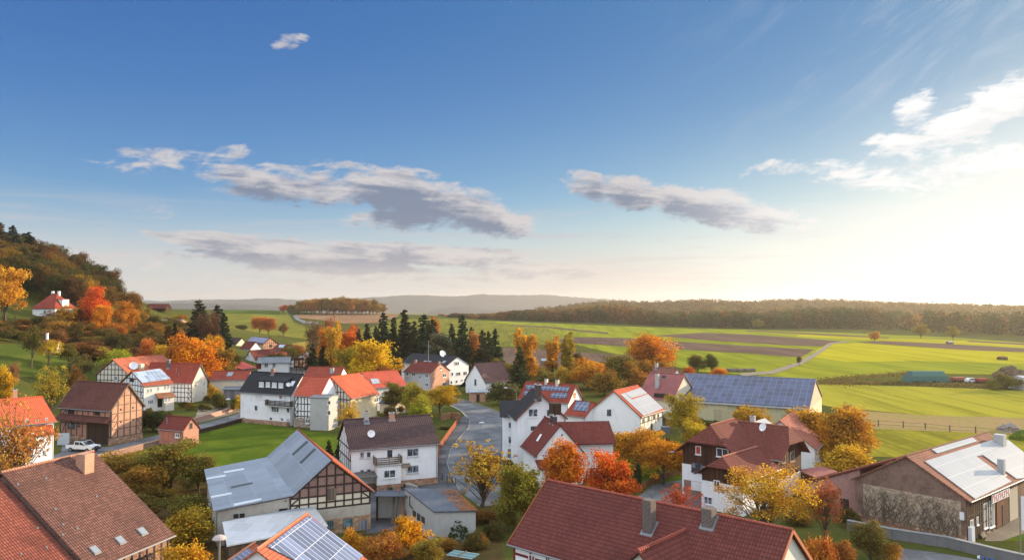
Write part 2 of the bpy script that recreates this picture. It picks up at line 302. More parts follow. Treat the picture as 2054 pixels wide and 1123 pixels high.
# ---------------------------------------------------------------- terrain
CTRL = [(-60,60,0),(-60,110,0),(-72,140,0),(0,60,0),(0,110,0),(0,160,0),(60,60,0),(60,120,0),(70,180,0),(-20,220,0),(-60,220,0),(-80,180,0),(0,300,0),(80,300,0),
 (200,150,0),(200,300,0),(150,500,0),(0,450,0),(300,600,0),(500,600,0),(-95,350,0),(-120,365,0),(-50,300,0),(120,60,0),(120,120,0),(-95,190,0),(-84,232,.5),(-100,300,.5),(-60,20,0),(60,20,0),(-75,100,0),(-90,120,1.5),
 (-161,260,18.8),(-124,190,10),(-137,200,13.6),(-111,180,7),(-115,215,7),(-150,150,15),(-208,330,38),(-232,335,46),(-191,330,27),(-177,330,17),(-140,300,17.5),(-180,380,22.7),(-190,230,27),(-240,270,46),(-260,330,52),(-300,330,60),(-215,400,30),
 (-330,420,40),(-400,300,60),(-300,200,50),(-250,480,22),(-200,100,22),
 (-346,900,18),(-280,900,17.5),(-256,900,14.4),(-154,900,13.5),(-93,1100,6.4),(-172,520,3.2),(-222,780,9.4),(-153,700,6.3),(-117,430,1.6),(-330,700,16),(-420,900,20),(-600,900,25),(-260,620,8),
 (-300,1400,0),(-100,1500,-6),(-300,2200,-25),(-1000,2200,-25),(100,2400,-15),(0,1300,2),(200,1300,3),(300,900,0),(600,800,0),(450,1000,1),(900,800,0),
 (370,1620,24),(620,1600,17),(900,1500,8),(1150,1200,2),(1500,2500,5),(300,2600,10),(2500,2500,10),(0,3500,-25),(-2000,3500,-25),(2500,1000,10),(-2000,1000,30),(700,300,0),(400,100,0),(1500,500,3)]
_P = np.array(CTRL, float); _C2 = 40. ** 2
def _phi(d2): return np.sqrt(d2 + _C2)
_D2 = ((_P[:, None, :2] - _P[None, :, :2]) ** 2).sum(-1); _A = _phi(_D2)
_M = np.zeros((len(_P) + 1, len(_P) + 1)); _M[:-1, :-1] = _A - np.eye(len(_P)) * 3.; _M[-1, :-1] = _M[:-1, -1] = 1
_Wt = np.linalg.solve(_M, np.append(_P[:, 2], 0))
def ground_np(x, y):
    x = np.asarray(x, float); y = np.asarray(y, float)
    z = _phi((x[..., None] - _P[:, 0]) ** 2 + (y[..., None] - _P[:, 1]) ** 2) @ _Wt[:-1] + _Wt[-1]
    flatm = np.clip((np.maximum(np.maximum(-88 - x, x - 260), y - 250)) / 30, 0, 1)       # the village floor itself is level
    return z * flatm * flatm * (3 - 2 * flatm)
def gz(x, y): return float(ground_np(np.array([x]), np.array([y]))[0])
def gp(px, py, off=0.):                            # where the sight line of a photographed ground point meets the terrain
    d = ray(px, py); t = np.concatenate([np.arange(30, 500, 1.), np.arange(500, 3000, 5.)])
    s = d.z * t + H - ground_np(d.x * t, d.y * t); i = np.nonzero(s < 0)[0]
    i = int(i[0]) if len(i) else len(t) - 1
    t0, t1 = (t[i - 1], t[i]) if i else (t[0], t[0])
    for _ in range(14):
        tm = (t0 + t1) / 2
        if d.z * tm + H - gz(d.x * tm, d.y * tm) < 0: t1 = tm
        else: t0 = tm
    x, y = d.x * t1, d.y * t1; return Vector((x, y, gz(x, y) + off))
def graded(lo, hi, mid0, mid1, st, gr):
    a = list(np.arange(mid0, mid1 + .1, st)); s = st
    while a[-1] < hi: s *= gr; a.append(a[-1] + s)
    s = st
    while a[0] > lo: s *= gr; a.insert(0, a[0] - s)
    return np.array(a)
def grid_mesh(name, xs, ys, zf, mat):
    gx, gy = np.meshgrid(xs, ys); z = zf(gx, gy); nx, ny = len(xs), len(ys)
    v = np.stack([gx, gy, z], -1).reshape(-1, 3); i = np.arange((ny - 1) * (nx - 1)); r, c = i // (nx - 1), i % (nx - 1); a = r * nx + c
    f = np.stack([a, a + 1, a + nx + 1, a + nx], -1); me = bpy.data.meshes.new(name); me.from_pydata(v.tolist(), [], f.tolist()); me.materials.append(mat)
    me.polygons.foreach_set('use_smooth', [True] * len(me.polygons)); o = bpy.data.objects.new(name, me); COL.objects.link(o); return o
GRASS = ground_mat('meadow_grass', (.062, .072, .018), (.10, .098, .024), (.10, .072, .028), .05, None, 1.3, .5)
gmesh = grid_mesh('ground', graded(-9000, 9000, -320, 320, 5., 1.12), graded(-200, 11000, 20, 560, 5., 1.1), ground_np, GRASS); tag(gmesh, kind='structure')
def drape(name, pts, mat, off, kind='structure', step=14., pix=True):
    P = [gp(*p) for p in pts] if pix else [Vector((p[0], p[1], 0)) for p in pts]
    bm = bmesh.new(); vs = [bm.verts.new((p.x, p.y, 0)) for p in P]; bm.faces.new(vs); bmesh.ops.triangulate(bm, faces=bm.faces)
    far = max(p.y for p in P); dmin = min(p.y for p in P)
    if far > 230 or min(p.x for p in P) < -80:     # only sloping ground needs the extra points
        st = max(step, dmin / 18)
        for _ in range(9):
            ed = [e for e in bm.edges if e.calc_length() > st]
            if not ed or len(bm.verts) > 6000: break
            bmesh.ops.subdivide_edges(bm, edges=ed, cuts=1); bmesh.ops.triangulate(bm, faces=bm.faces)
    xy = np.array([v.co[:2] for v in bm.verts]); z = ground_np(xy[:, 0], xy[:, 1])
    for v, q in zip(bm.verts, z): v.co.z = q + off
    for f in bm.faces:
        f.normal_update()
        if f.normal.z < 0: f.normal_flip()
    me = bpy.data.meshes.new(name); bm.to_mesh(me); bm.free(); me.materials.append(mat); o = bpy.data.objects.new(name, me); COL.objects.link(o); return tag(o, kind=kind)
SOIL = ground_mat('ploughed_soil', (.115, .075, .058), (.15, .10, .075), (.09, .06, .048), .03, (-62, .8, .5), 2.)
SOILR = ground_mat('stubble_field', (.25, .14, .075), (.28, .17, .09), (.2, .12, .07), .02, (-30, 1.2, .4), 1.)
GREEN = ground_mat('winter_crop', (.19, .215, .02), (.25, .25, .024), (.15, .175, .022), .012, (-62, 1.5, .6), .8)
OLG = ground_mat('olive_crop', (.145, .145, .026), (.195, .18, .03), (.16, .13, .032), .012, (-75, 1.8, .6), .8)
YELG = ground_mat('young_crop', (.33, .295, .016), (.39, .335, .02), (.23, .25, .016), .012, (-62, 1.5, .6), .8)
OLIVE = ground_mat('cut_meadow', (.26, .235, .028), (.32, .285, .034), (.20, .19, .028), .03, (-66, 1.2, .6), 1.)
DRY = ground_mat('dry_grass', (.30, .20, .10), (.26, .21, .07), (.20, .19, .04), .12, None, 1.2, .6)
LAWN = ground_mat('lawn', (.065, .10, .012), (.115, .145, .016), (.07, .085, .016), .12, None, 2.5, .3)
PAST = ground_mat('pasture', (.19, .175, .022), (.27, .235, .026), (.13, .10, .03), .3, (-62, 1.2, .5), .6, 1.)
LITTER = ground_mat('leaf_litter', (.08, .055, .024), (.13, .085, .028), (.065, .07, .02), .2, None, 2., .5)
GRAVEL = ground_mat('gravel', (.24, .20, .15), (.29, .24, .18), (.20, .18, .12), .3, None, 3., .2)
ASPH = asphalt(); ASPHL = asphalt((.15, .15, .155)); DRIVE = asphalt((.085, .087, .095)); KERB = flat((.20, .19, .175), .9); PAINT = flat((.62, .62, .60), .7)
# the open fields, far to near (each sheet a hand above the ground)
drape('field', [(445,624),(560,623),(580,632),(590,648),(640,665),(700,668),(765,652),(800,640),(930,640),(1000,648),(1100,660),(1140,678),(1120,690),(1000,697),(900,690),(700,700),(560,672),(450,660)], OLG, .12)
drape('field', [(446,621.5),(500,621.5),(562,623),(562,631),(500,629),(446,629)], ground_mat('dark_crop', (.07, .10, .02), (.09, .12, .02), (.06, .08, .02), .02), .3)
drape('field', [(592,632),(640,629),(763,628.5),(800,634),(760,648),(690,650),(640,642),(597,638)], SOILR, .3)
drape('field', [(585,690),(640,684),(690,690),(690,705),(600,708)], ground_mat('autumn_stubble', (.22, .17, .04), (.26, .19, .05), (.2, .14, .04), .05), .3)
drape('field', [(960,643),(1100,648),(1300,656),(1500,661),(1700,668),(1900,676),(2100,690),(2400,700),(2400,760),(2054,752),(1800,748),(1640,762),(1400,745),(1150,690),(1020,660)], GREEN, .05)
drape('field', [(1640,700),(1663,689),(1720,688),(1900,700),(2300,720),(2300,752),(2054,730),(1850,724),(1700,726),(1630,716)], YELG, .09)
drape('field', [(1600,675),(1700,680),(1760,683),(2300,708),(2300,700),(2000,685),(1800,679),(1600,671)], YELG, .09)
drape('field', [(1640,772),(1655,769),(2054,783),(2300,790),(2300,850),(2060,838),(1850,833),(1690,820),(1648,812)], OLIVE, .05)
drape('field', [(1690,818),(1850,833),(2060,838),(2300,850),(2300,890),(2054,872),(1750,860)], DRY, .05)
drape('field', [(1740,860),(2054,872),(2300,895),(2300,960),(2054,930),(1740,915)], PAST, .06)
for P_ in ([(1315,673),(1410,667.5),(1500,671),(1600,678),(1703,685.5),(1662,688),(1651,694.5),(1600,693.5),(1500,688),(1400,681)],
           [(1110,683),(1150,676.5),(1200,676.5),(1270,679),(1340,684),(1450,691),(1600,699.5),(1633,701.5),(1606,717),(1500,709),(1400,703),(1300,698),(1200,691.5),(1142,688)],
           [(1009,697),(1090,701),(1220,710.5),(1270,712),(1270,724),(1220,730),(1090,738),(1010,728)],
           [(1715,686.5),(1770,684),(1900,690),(2100,702),(2300,712),(2300,720),(2060,706.5),(1930,701.5)],
           [(1938,685.5),(1945,683.5),(2060,689),(2200,695),(2200,699),(2060,692.5)],
           [(1600,667),(1700,672),(1783,677),(1783,679),(1700,675),(1600,669.5),(1500,664.5),(1495,662.5)],
           [(1026,651),(1100,655),(1220,667),(1220,670),(1100,658),(1026,653)]):
    drape('ploughed_field', P_, SOIL, .15)
drape('path', [(1480,750),(1545,745),(1600,727),(1640,705),(1664,688),(1700,684),(1704,686),(1671,690),(1650,706),(1612,730),(1555,750),(1490,755)], GRAVEL, .2)
drape('path', [(588,634),(594,632),(600,640),(615,645),(640,648),(640,651),(608,649),(592,641)], ASPHL, .45)
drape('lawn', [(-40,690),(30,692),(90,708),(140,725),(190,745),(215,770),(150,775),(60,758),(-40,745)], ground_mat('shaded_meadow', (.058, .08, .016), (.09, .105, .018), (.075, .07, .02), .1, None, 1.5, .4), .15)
drape('lawn', [(494,842),(600,862),(680,872),(700,905),(690,960),(560,1010),(420,960),(300,930),(240,935),(270,905),(400,868)], LAWN, .02)
drape('lawn', [(1230,930),(1270,905),(1400,880),(1440,870),(1430,800),(1640,830),(1740,870),(1740,940),(1640,960),(1500,990),(1290,985)], LAWN, .02)
drape('lawn', [(1975,1050),(2030,1010),(2120,1015),(2120,1085),(1990,1085)], LAWN, .02)
drape('leaf_litter', [(690,1140),(700,1060),(800,1060),(890,1080),(1000,1060),(1020,1160),(700,1180)], LITTER, .03)
drape('leaf_litter', [(1240,800),(1330,790),(1350,870),(1240,880)], LITTER, .02)
drape('leaf_litter', [(330,1180),(200,960),(420,960),(560,1010),(445,1150)], LITTER, .03)
# roads and yards
drape('road', [(905,797),(935,803),(985,820),(1012,833),(1012,880),(1008,925),(1030,970),(1060,1010),(960,1015),(922,985),(905,955),(897,930),(903,905),(920,880),(940,858),(943,842),(930,826),(897,808)], ASPH, .03)
drape('pavement', [(943,842),(940,858),(920,880),(903,905),(897,930),(905,955),(922,985),(890,985),(878,960),(880,905),(918,850),(923,840),(932,833)], DRIVE, .06)
drape('road', [(95,915),(130,907),(225,896),(318,873),(400,852),(494,826),(560,810),(560,822),(494,841),(400,867),(318,891),(270,903),(176,924),(120,945)], ASPHL, .03)
drape('yard', [(125,890),(222,898),(190,915),(120,925)], ASPH, .05)
drape('yard', [(735,985),(800,965),(880,960),(935,985),(905,1005),(820,1000),(815,1060),(735,1070)], DRIVE, .04)
drape('road', [(1740,1140),(1800,1098),(1880,1108),(2010,1130),(2100,1155),(2100,1250),(1740,1250)], ASPHL, .03)
drape('yard', [(1275,1000),(1310,972),(1370,962),(1420,1010),(1400,1060),(1300,1040)], ASPHL, .05)
drape('yard', [(1990,1030),(2070,975),(2160,960),(2160,1030),(2010,1085),(1975,1085)], GRAVEL, .03)
drape('yard', [(390,840),(400,815),(450,812),(520,815),(494,823),(400,848)], GRAVEL, .04)
def strip(name, pts, wid, hgt, mat, base=0., pix=True, parent=None):
    b = MB(); P = [gp(*p) for p in pts] if pix else [Vector(p) for p in pts]
    for a, c in zip(P, P[1:]): b.bar(a + Vector((0, 0, base + hgt / 2)), c + Vector((0, 0, base + hgt / 2)), wid, hgt, mat)
    return b.build(name, parent)
tag(strip('kerb', [(897,808),(930,826),(943,842),(940,858),(920,880),(903,905),(897,930),(905,955),(922,985)], .18, .14, KERB), kind='structure')
tag(strip('kerb', [(935,803),(985,820),(1012,833)], .18, .14, KERB), kind='structure')
tag(strip('road_marking', [(903,812),(925,824),(938,838)], .22, .012, PAINT, .03), kind='structure')
tag(strip('kerb', [(130,907),(225,896),(318,873),(400,852),(494,826)], .15, .12, KERB), kind='structure')
# distant wooded hills across the valley, each a solid ridge
HILL = ground_mat('far_woodland', (.06, .055, .06), (.08, .07, .07), (.05, .05, .055), .006)
def far_hill(prof, y0, depth, zb=-30):
    xs = np.array([(p[0] - CX) / F * y0 for p in prof]); zs = np.array([H + (612 - p[1]) / F * y0 for p in prof])
    X_ = np.linspace(xs[0], xs[-1], 160); t = np.linspace(-1, 1, 25)
    base = np.interp(X_, xs, zs); kk = np.array([.25, .5, .25])
    for _ in range(6): base[1:-1] = np.convolve(base, kk, 'valid')
    base = base + rng.normal(0, y0 * .00035, base.shape)
    gx, gy = np.meshgrid(X_, y0 + t * depth); zz = zb + (base[None] - zb) * np.clip(1 - np.abs(t[:, None]) ** 1.6, 0, 1) ** .8
    ob = grid_mesh('hills', X_, y0 + t * depth, lambda a, b: zz, HILL); tag(ob, kind='structure')
far_hill([(180,604),(280,602),(330,604),(400,600),(470,601),(540,598),(600,602),(700,598),(760,596),(820,591),(850,592),(910,595),(960,589.5),(1010,592),(1110,591),(1140,595),(1230,601),(1290,607),(1400,612)], 6000, 700)
far_hill([(120,611),(250,608),(400,608),(450,609),(520,612),(560,616),(700,621)], 3900, 400)
far_hill([(870,622),(890,619),(925,614),(950,616),(985,622),(1100,619),(1300,617),(1500,620)], 4600, 400)

# ---------------------------------------------------------------- house builder
CR = {'A':(0,560,4.679),'B':(400,560,4.679),'C':(800,560,4.679),'D':(1200,560,4.679),'E':(1600,560,4.524),'F':(0,680,4.319),'G':(400,680,4.319),'H':(780,680,4.319),'I':(1180,680,4.32),
      'J':(1600,720,4.319),'K':(0,863,4.319),'L':(380,843,4.011),'M':(780,843,4.011),'N':(1180,843,4.011),'O':(1600,843,4.011),'P':(0,0,1.)}
def cr(c, X, Y): a = CR[c]; return a[0] + X / a[2], a[1] + Y / a[2]
class House:
    def __init__(s, name, label, x, y, yaw, L, W, he, hr, wall, roof, zb=0., ohg=.28, ohe=.4, cat='house', gable=None, group=None, verge=None, plinth=None, gut=True, ends='gg', hip=(.4, .45), ridge=None, noroof=False, th=.15):
        s.x, s.y, s.yaw, s.L, s.W, s.he, s.hr, s.zb = x, y, math.radians(yaw), L, W, he, hr, zb
        s.root = empty(name, (x, y, zb), s.yaw, label, cat, group); s.M = Matrix.Translation((x, y, zb)) @ Matrix.Rotation(s.yaw, 4, 'Z'); s.Mi = s.M.inverted()
        s.hl, s.hw = L / 2 - ohg, W / 2 - ohe; s.k = (hr - he) / (W / 2); s.th = th
        s.wt = he + ohe * s.k - th * 1.2; s.wr = hr - th * 1.2; gm = gable or wall; s.ends = ends; b = MB(); hl, hw = s.hl, s.hw
        def slope(y): return s.wr - abs(y) * s.k
        pent = lambda xx, zc=None: [(xx, -hw, 0), (xx, hw, 0), (xx, hw, s.wt)] + ([(xx, 0, s.wr)] if zc is None else [(xx, min(hw, (s.wr - zc) / s.k), zc), (xx, -min(hw, (s.wr - zc) / s.k), zc)]) + [(xx, -hw, s.wt)]
        s.zc = he + (hr - he) * hip[0]; a = hip[1] * W / 2 * (1 - hip[0]) / 1.0
        for sg, e in ((-1, ends[0]), (1, ends[1])): b.face(pent(sg * hl, s.zc - th if e == 'h' else None), gm)
        for sg in (-1, 1): b.face([(-hl, sg * hw, 0), (hl, sg * hw, 0), (hl, sg * hw, s.wt), (-hl, sg * hw, s.wt)], wall)
        b.face([(-hl, -hw, 0), (hl, -hw, 0), (hl, hw, 0), (-hl, hw, 0)], wall); s.wall = b.build('wall', s.root)
        if plinth: p = MB(); p.box((0, 0, plinth[0] / 2), (2 * hl + .12, 2 * hw + .12, plinth[0]), plinth[1]); p.build('plinth', s.root)
        l, w2 = L / 2, W / 2; r = MB(); yc = w2 * (1 - hip[0])
        def poly(p): r.solid([(q[0], q[1], q[2] - th) for q in p], p, roof)
        xa, xb = -l + (a if ends[0] == 'h' else 0), l - (a if ends[1] == 'h' else 0)
        for sg in (-1, 1):
            p = [(-l, sg * w2, he), (l, sg * w2, he)]
            if ends[1] == 'h': p.append((l, sg * yc, s.zc))
            p += [(xb, sg * .0, hr), (xa, sg * .0, hr)]
            if ends[0] == 'h': p.append((-l, sg * yc, s.zc))
            if not noroof or noroof == sg: poly(p)
        if ends[0] == 'h': poly([(-l, -yc, s.zc), (-l, yc, s.zc), (xa, 0, hr)])
        if ends[1] == 'h': poly([(l, -yc, s.zc), (l, yc, s.zc), (xb, 0, hr)])
        r.tube([(xa - .02, 0, hr + .02), (xb + .02, 0, hr + .02)], .11, ridge or roof, 6); s.roofm = roof
        s.roof = r.build('roof', s.root)
        if verge:
            for sg, e in ((-1, ends[0]), (1, ends[1])):
                v = MB()
                for t in (-1, 1): q = yc if e == 'h' else 0; v.bar((sg * (l + .03), t * w2, he - .06), (sg * (l + .03), t * q, (s.zc if e == 'h' else hr) - .06), .24, .05, verge, (sg, 0, 0))
                v.build('verge_board', s.root)
        if gut:
            for sg in (-1, 1): q = MB(); q.tube([(-l, sg * (w2 + .06), he - .06), (l, sg * (w2 + .06), he - .06)], .07, ZINC, 6); q.build('gutter', s.root)
            q = MB(); q.tube([(l - .35, -(w2 + .06), he - .1), (s.hl - .15, -(s.hw + .06), he - .1 - ohe * .6), (s.hl - .15, -(s.hw + .06), .1)], .045, ZINC, 6); q.build('downpipe', s.root)
    def fr(s, f):                                 # face origin, u axis, normal
        hl, hw = s.hl, s.hw
        return {'S': (Vector((0, -hw, 0)), Vector((1, 0, 0)), Vector((0, -1, 0))), 'N': (Vector((0, hw, 0)), Vector((-1, 0, 0)), Vector((0, 1, 0))),
                'E': (Vector((hl, 0, 0)), Vector((0, 1, 0)), Vector((1, 0, 0))), 'W': (Vector((-hl, 0, 0)), Vector((0, -1, 0)), Vector((-1, 0, 0)))}[f] if isinstance(f, str) else f
    def uv(s, f, c, X, Y):
        o, u, nn = s.fr(f); px, py = cr(c, X, Y); p0 = s.Mi @ Vector((0, 0, H)); d = s.Mi.to_3x3() @ ray(px, py); t = (o - p0).dot(nn) / d.dot(nn); p = p0 + d * t
        return (p - o).dot(u), p.z
    def P(s, f, u, z, off=0.): o, a, nn = s.fr(f); return o + a * u + nn * off + Vector((0, 0, z))
    def box_on(s, b, f, u0, u1, z0, z1, d0, d1, m):
        q = [s.P(f, u0, z0, 0), s.P(f, u1, z0, 0), s.P(f, u1, z1, 0), s.P(f, u0, z1, 0)]; nn = s.fr(f)[2]; b.solid([p + nn * d0 for p in q], [p + nn * d1 for p in q], m)
    def rect(s, f, c, x0, y0, x1, y1):
        xm, ym = (x0 + x1) / 2, (y0 + y1) / 2; u0, u1 = s.uv(f, c, x0, ym)[0], s.uv(f, c, x1, ym)[0]; z1, z0 = s.uv(f, c, xm, y0)[1], s.uv(f, c, xm, y1)[1]
        return min(u0, u1), max(u0, u1), min(z0, z1), max(z0, z1)
    def win(s, f, c, x0, y0, x1, y1, nv=1, frame=None, pane=None, name='window', sill=True, label=None): return s.winm(f, *s.rect(f, c, x0, y0, x1, y1), nv, frame, pane, name, sill, label)
    def winm(s, f, u0, u1, z0, z1, nv=1, frame=None, pane=None, name='window', sill=True, label=None):
        frame = frame or FRAMEW; b = MB(); t = min(.09, (u1 - u0) * .14); mid = (u0 + u1) / 2
        for a0, a1, c0, c1 in ((u0, u0 + t, z0, z1), (u1 - t, u1, z0, z1), (u0 + t, u1 - t, z0, z0 + t), (u0 + t, u1 - t, z1 - t, z1)): s.box_on(b, f, a0, a1, c0, c1, -.02, .06, frame)
        for j in range(nv): q = u0 + (u1 - u0) * (j + 1) / (nv + 1); s.box_on(b, f, q - t * .45, q + t * .45, z0 + t, z1 - t, -.02, .05, frame)
        if sill: s.box_on(b, f, u0 - .06, u1 + .06, z0 - .09, z0 - .003, -.02, .14, frame)
        o = b.build(name, s.root); p = MB(); s.box_on(p, f, u0 + t * .9, u1 - t * .9, z0 + t * .9, z1 - t * .9, -.02, .018, pane or GLASS); p.build('pane', o)
        if label: o['label'] = label
        return o
    def panel(s, f, c, x0, y0, x1, y1, m, name='door', d=.05): b = MB(); s.box_on(b, f, *s.rect(f, c, x0, y0, x1, y1), -.02, d, m); return b.build(name, s.root)
    def panelm(s, f, u0, u1, z0, z1, m, name='door', d=.05): b = MB(); s.box_on(b, f, u0, u1, z0, z1, -.02, d, m); return b.build(name, s.root)
    def top(s, f, u): return s.wr - abs(u) * s.k - .05 if f in 'EW' else s.wt
    def timber(s, f, nu, zs, u0=None, u1=None, m=None, w=.17, braces=True, d=.035, postm=None, seed=1, z0=0.):
        m = m or TIMBER; b = MB(); R = random.Random(seed); nn = s.fr(f)[2]; hw = s.hw if f in 'EW' else s.hl; u0 = -hw if u0 is None else u0; u1 = hw if u1 is None else u1
        us = [u0 + w / 2 + (u1 - u0 - w) * i / nu for i in range(nu + 1)]
        for u in us:
            t = s.top(f, u)
            if t > z0 + .3: s.box_on(b, f, u - w / 2, u + w / 2, z0, t, -.02, d, postm or m)
        for z in zs:
            lim = hw if f not in 'EW' or z <= s.wt else max(0, (s.wr - z) / s.k - .1)
            a, c = max(u0, -lim), min(u1, lim)
            if c - a > .4: s.box_on(b, f, a, c, z - w / 2, z + w / 2, -.02, d + .004, m)
        if f in 'EW':
            for sg in (-1, 1): b.bar(s.P(f, sg * hw, s.wt - .08, d * .5), s.P(f, 0, s.wr - .08, d * .5), w, d + .02, m, nn)
        if braces:
            zz = sorted([z0] + list(zs))
            for j in range(len(zz) - 1):
                for i in (0, nu - 1):
                    if R.random() < .75 and s.top(f, us[i if i else 0]) > zz[j + 1] - .2 and s.top(f, us[i + 1]) > zz[j + 1] - .2:
                        a, c = (us[i], us[i + 1]) if (i == 0) else (us[i + 1], us[i]); b.bar(s.P(f, c, zz[j + 1], d * .4), s.P(f, a, zz[j], d * .4), w * .9, d, m, nn)
        return b.build('timber_frame', s.root)
    # --- things on the roof
    def rp(s, side, c, X, Y):                     # point on a roof slope
        sg = -1 if side == 'S' else 1; px, py = cr(c, X, Y); p0 = s.Mi @ Vector((0, 0, H)); d = s.Mi.to_3x3() @ ray(px, py); nn = Vector((0, sg * s.k, 1)); t = (Vector((0, 0, s.hr)) - p0).dot(nn) / d.dot(nn); return p0 + d * t
    def rz(s, y): return s.hr - abs(y) * s.k
    def slab(s, pts, m, h0=.04, h1=.12, name='solar_array', par=None):
        b = MB(); b.solid([p + Vector((0, 0, h0)) for p in pts], [p + Vector((0, 0, h1)) for p in pts], m); return b.build(name, par or s.roof)
    def array(s, side, c, pts, m=None, name='solar_array', h1=.12): return s.slab([s.rp(side, c, *p) for p in pts], m or solar(), name=name, h1=h1)
    def skylight(s, side, c, x0, y0, x1, y1, m=None):
        p = s.rp(side, c, (x0 + x1) / 2, (y0 + y1) / 2); q = s.rp(side, c, x1, (y0 + y1) / 2); w = max(.5, abs(q.x - p.x) * 2); sg = -1 if side == 'S' else 1; h = max(.5, abs(s.rp(side, c, (x0 + x1) / 2, y0).y - s.rp(side, c, (x0 + x1) / 2, y1).y))
        h = min(h, 1.5); w = min(w, 1.6); y = lambda t: Vector((0, p.y + t, s.rz(p.y + t))); X = lambda t: Vector((p.x + t, 0, 0)); cs = lambda a, d_: [X(-a) + y(-d_), X(a) + y(-d_), X(a) + y(d_), X(-a) + y(d_)]
        o = s.slab(cs(w / 2 + .06, h / 2 + .06), ZINC, -.02, .10, 'skylight', s.root); s.slab(cs(w / 2, h / 2), m or flat((.22, .25, .29), .2, 0., .4), .0, .125, 'pane', o); return o
    def chim(s, side, c, X, Y, h, m=None, w=.62, d=.62, cap=True, flash=True):
        p = s.rp(side, c, X, Y); b = MB(); m = m or BRICK; z0 = p.z - .5; b.box((p.x, p.y, (z0 + p.z + h) / 2), (w, d, p.z + h - z0), m)
        if cap: b.box((p.x, p.y, p.z + h + .04), (w + .12, d + .12, .08), CONC); b.box((p.x, p.y, p.z + h + .16), (w * .5, d * .5, .16), FRAMEB)
        o = b.build('chimney', s.roof)
        if flash: q = MB(); sg = -1 if p.y < 0 else 1; hx, hy = w / 2 + .14, d / 2 + .14; pts = [Vector((p.x + i * hx, p.y + j * hy, s.rz(p.y + j * hy) if (p.y + j * hy) * p.y > 0 else s.hr)) for i, j in ((-1, -1), (1, -1), (1, 1), (-1, 1))]; q.solid([a - Vector((0, 0, .03)) for a in pts], [a + Vector((0, 0, .05)) for a in pts], ZINC); q.build('flashing', s.roof)
        return o
    def dish(s, side, c, X, Y, r=.45, h=.9, col=None, face=-100):
        p = s.rp(side, c, X, Y); b = MB(); b.tube([p - Vector((0, 0, .2)), p + Vector((0, 0, h))], .03, ZINC, 6); a = math.radians(face) - s.yaw; dd = Vector((math.cos(a) * .92, math.sin(a) * .92, .38)); cen = p + Vector((0, 0, h)) + dd * .12
        rr = [cen - dd * .10 + dd * (.16 * (t / 4) ** 2) for t in range(5)]; b.tube(rr, [max(.02, r * t / 4) for t in range(5)], col or FRAMEW, 16, False); b.tube([cen - dd * .12 - Vector((0, 0, .1)), cen + dd * r * 1.1 - Vector((0, 0, r * .4))], .02, ZINC, 5); b.box(tuple(cen + dd * r * 1.1 - Vector((0, 0, r * .35))), (.08, .08, .12), FRAMEW)
        return b.build('satellite_dish', s.roof)
    def pipe(s, side, c, X, Y, h=.6, r=.07, m=None): p = s.rp(side, c, X, Y); b = MB(); b.tube([p - Vector((0, 0, .2)), p + Vector((0, 0, h)), p + Vector((0, 0, h + .04))], [r, r, r * 1.6], m or ZINC, 8); return b.build('vent_pipe', s.roof)
    def leanto(s, f, u0, u1, zt, zb_, dep, m, name='lean_to_roof', th=.12, ov=.0):
        o, a, nn = s.fr(f); q = [s.P(f, u0, zt, -.02), s.P(f, u1, zt, -.02), s.P(f, u1 + ov, zb_, dep), s.P(f, u0 - ov, zb_, dep)]; b = MB(); b.solid([p - Vector((0, 0, th)) for p in q], q, m); return b.build(name, s.root)
    def balcony(s, f, u0, u1, z0, z1, dep, m, slats=True, name='balcony', post=None):
        b = MB(); s.box_on(b, f, u0, u1, z0 - .18, z0 - .03, -.02, dep, CONC); ob = b.build(name, s.root); r = MB()
        def rail(p, q):
            nn = (q - p).cross(Vector((0, 0, 1))); hgt = z1 - z0; nb = 4
            for i in range(nb): zz = z0 + hgt * (i + .6) / nb; r.bar(p + Vector((0, 0, zz)), q + Vector((0, 0, zz)), .6 * hgt / nb, .05, m, nn)
            kk = max(2, int((q - p).length / 1.2))
            for i in range(kk + 1): t = p.lerp(q, i / kk); r.bar(t + Vector((0, 0, z0)), t + Vector((0, 0, z1 + .05)), .09, .09, post or m, nn)
        A, B, C_, D = s.P(f, u0, 0, 0), s.P(f, u0, 0, dep), s.P(f, u1, 0, dep), s.P(f, u1, 0, 0); rail(A, B); rail(B, C_); rail(C_, D); r.build('railing', ob); return ob
    def block(s, x0, x1, y0, y1, z0, z1, m, name): b = MB(); b.box(((x0 + x1) / 2, (y0 + y1) / 2, (z0 + z1) / 2), (x1 - x0, y1 - y0, z1 - z0), m); return b.build(name, s.root)
    def slabs(s, polys, m, name, th=.12, parent=None):
        b = MB()
        for p in polys: b.solid([(q[0], q[1], q[2] - th) for q in p], p, m)
        return b.build(name, parent or s.root)
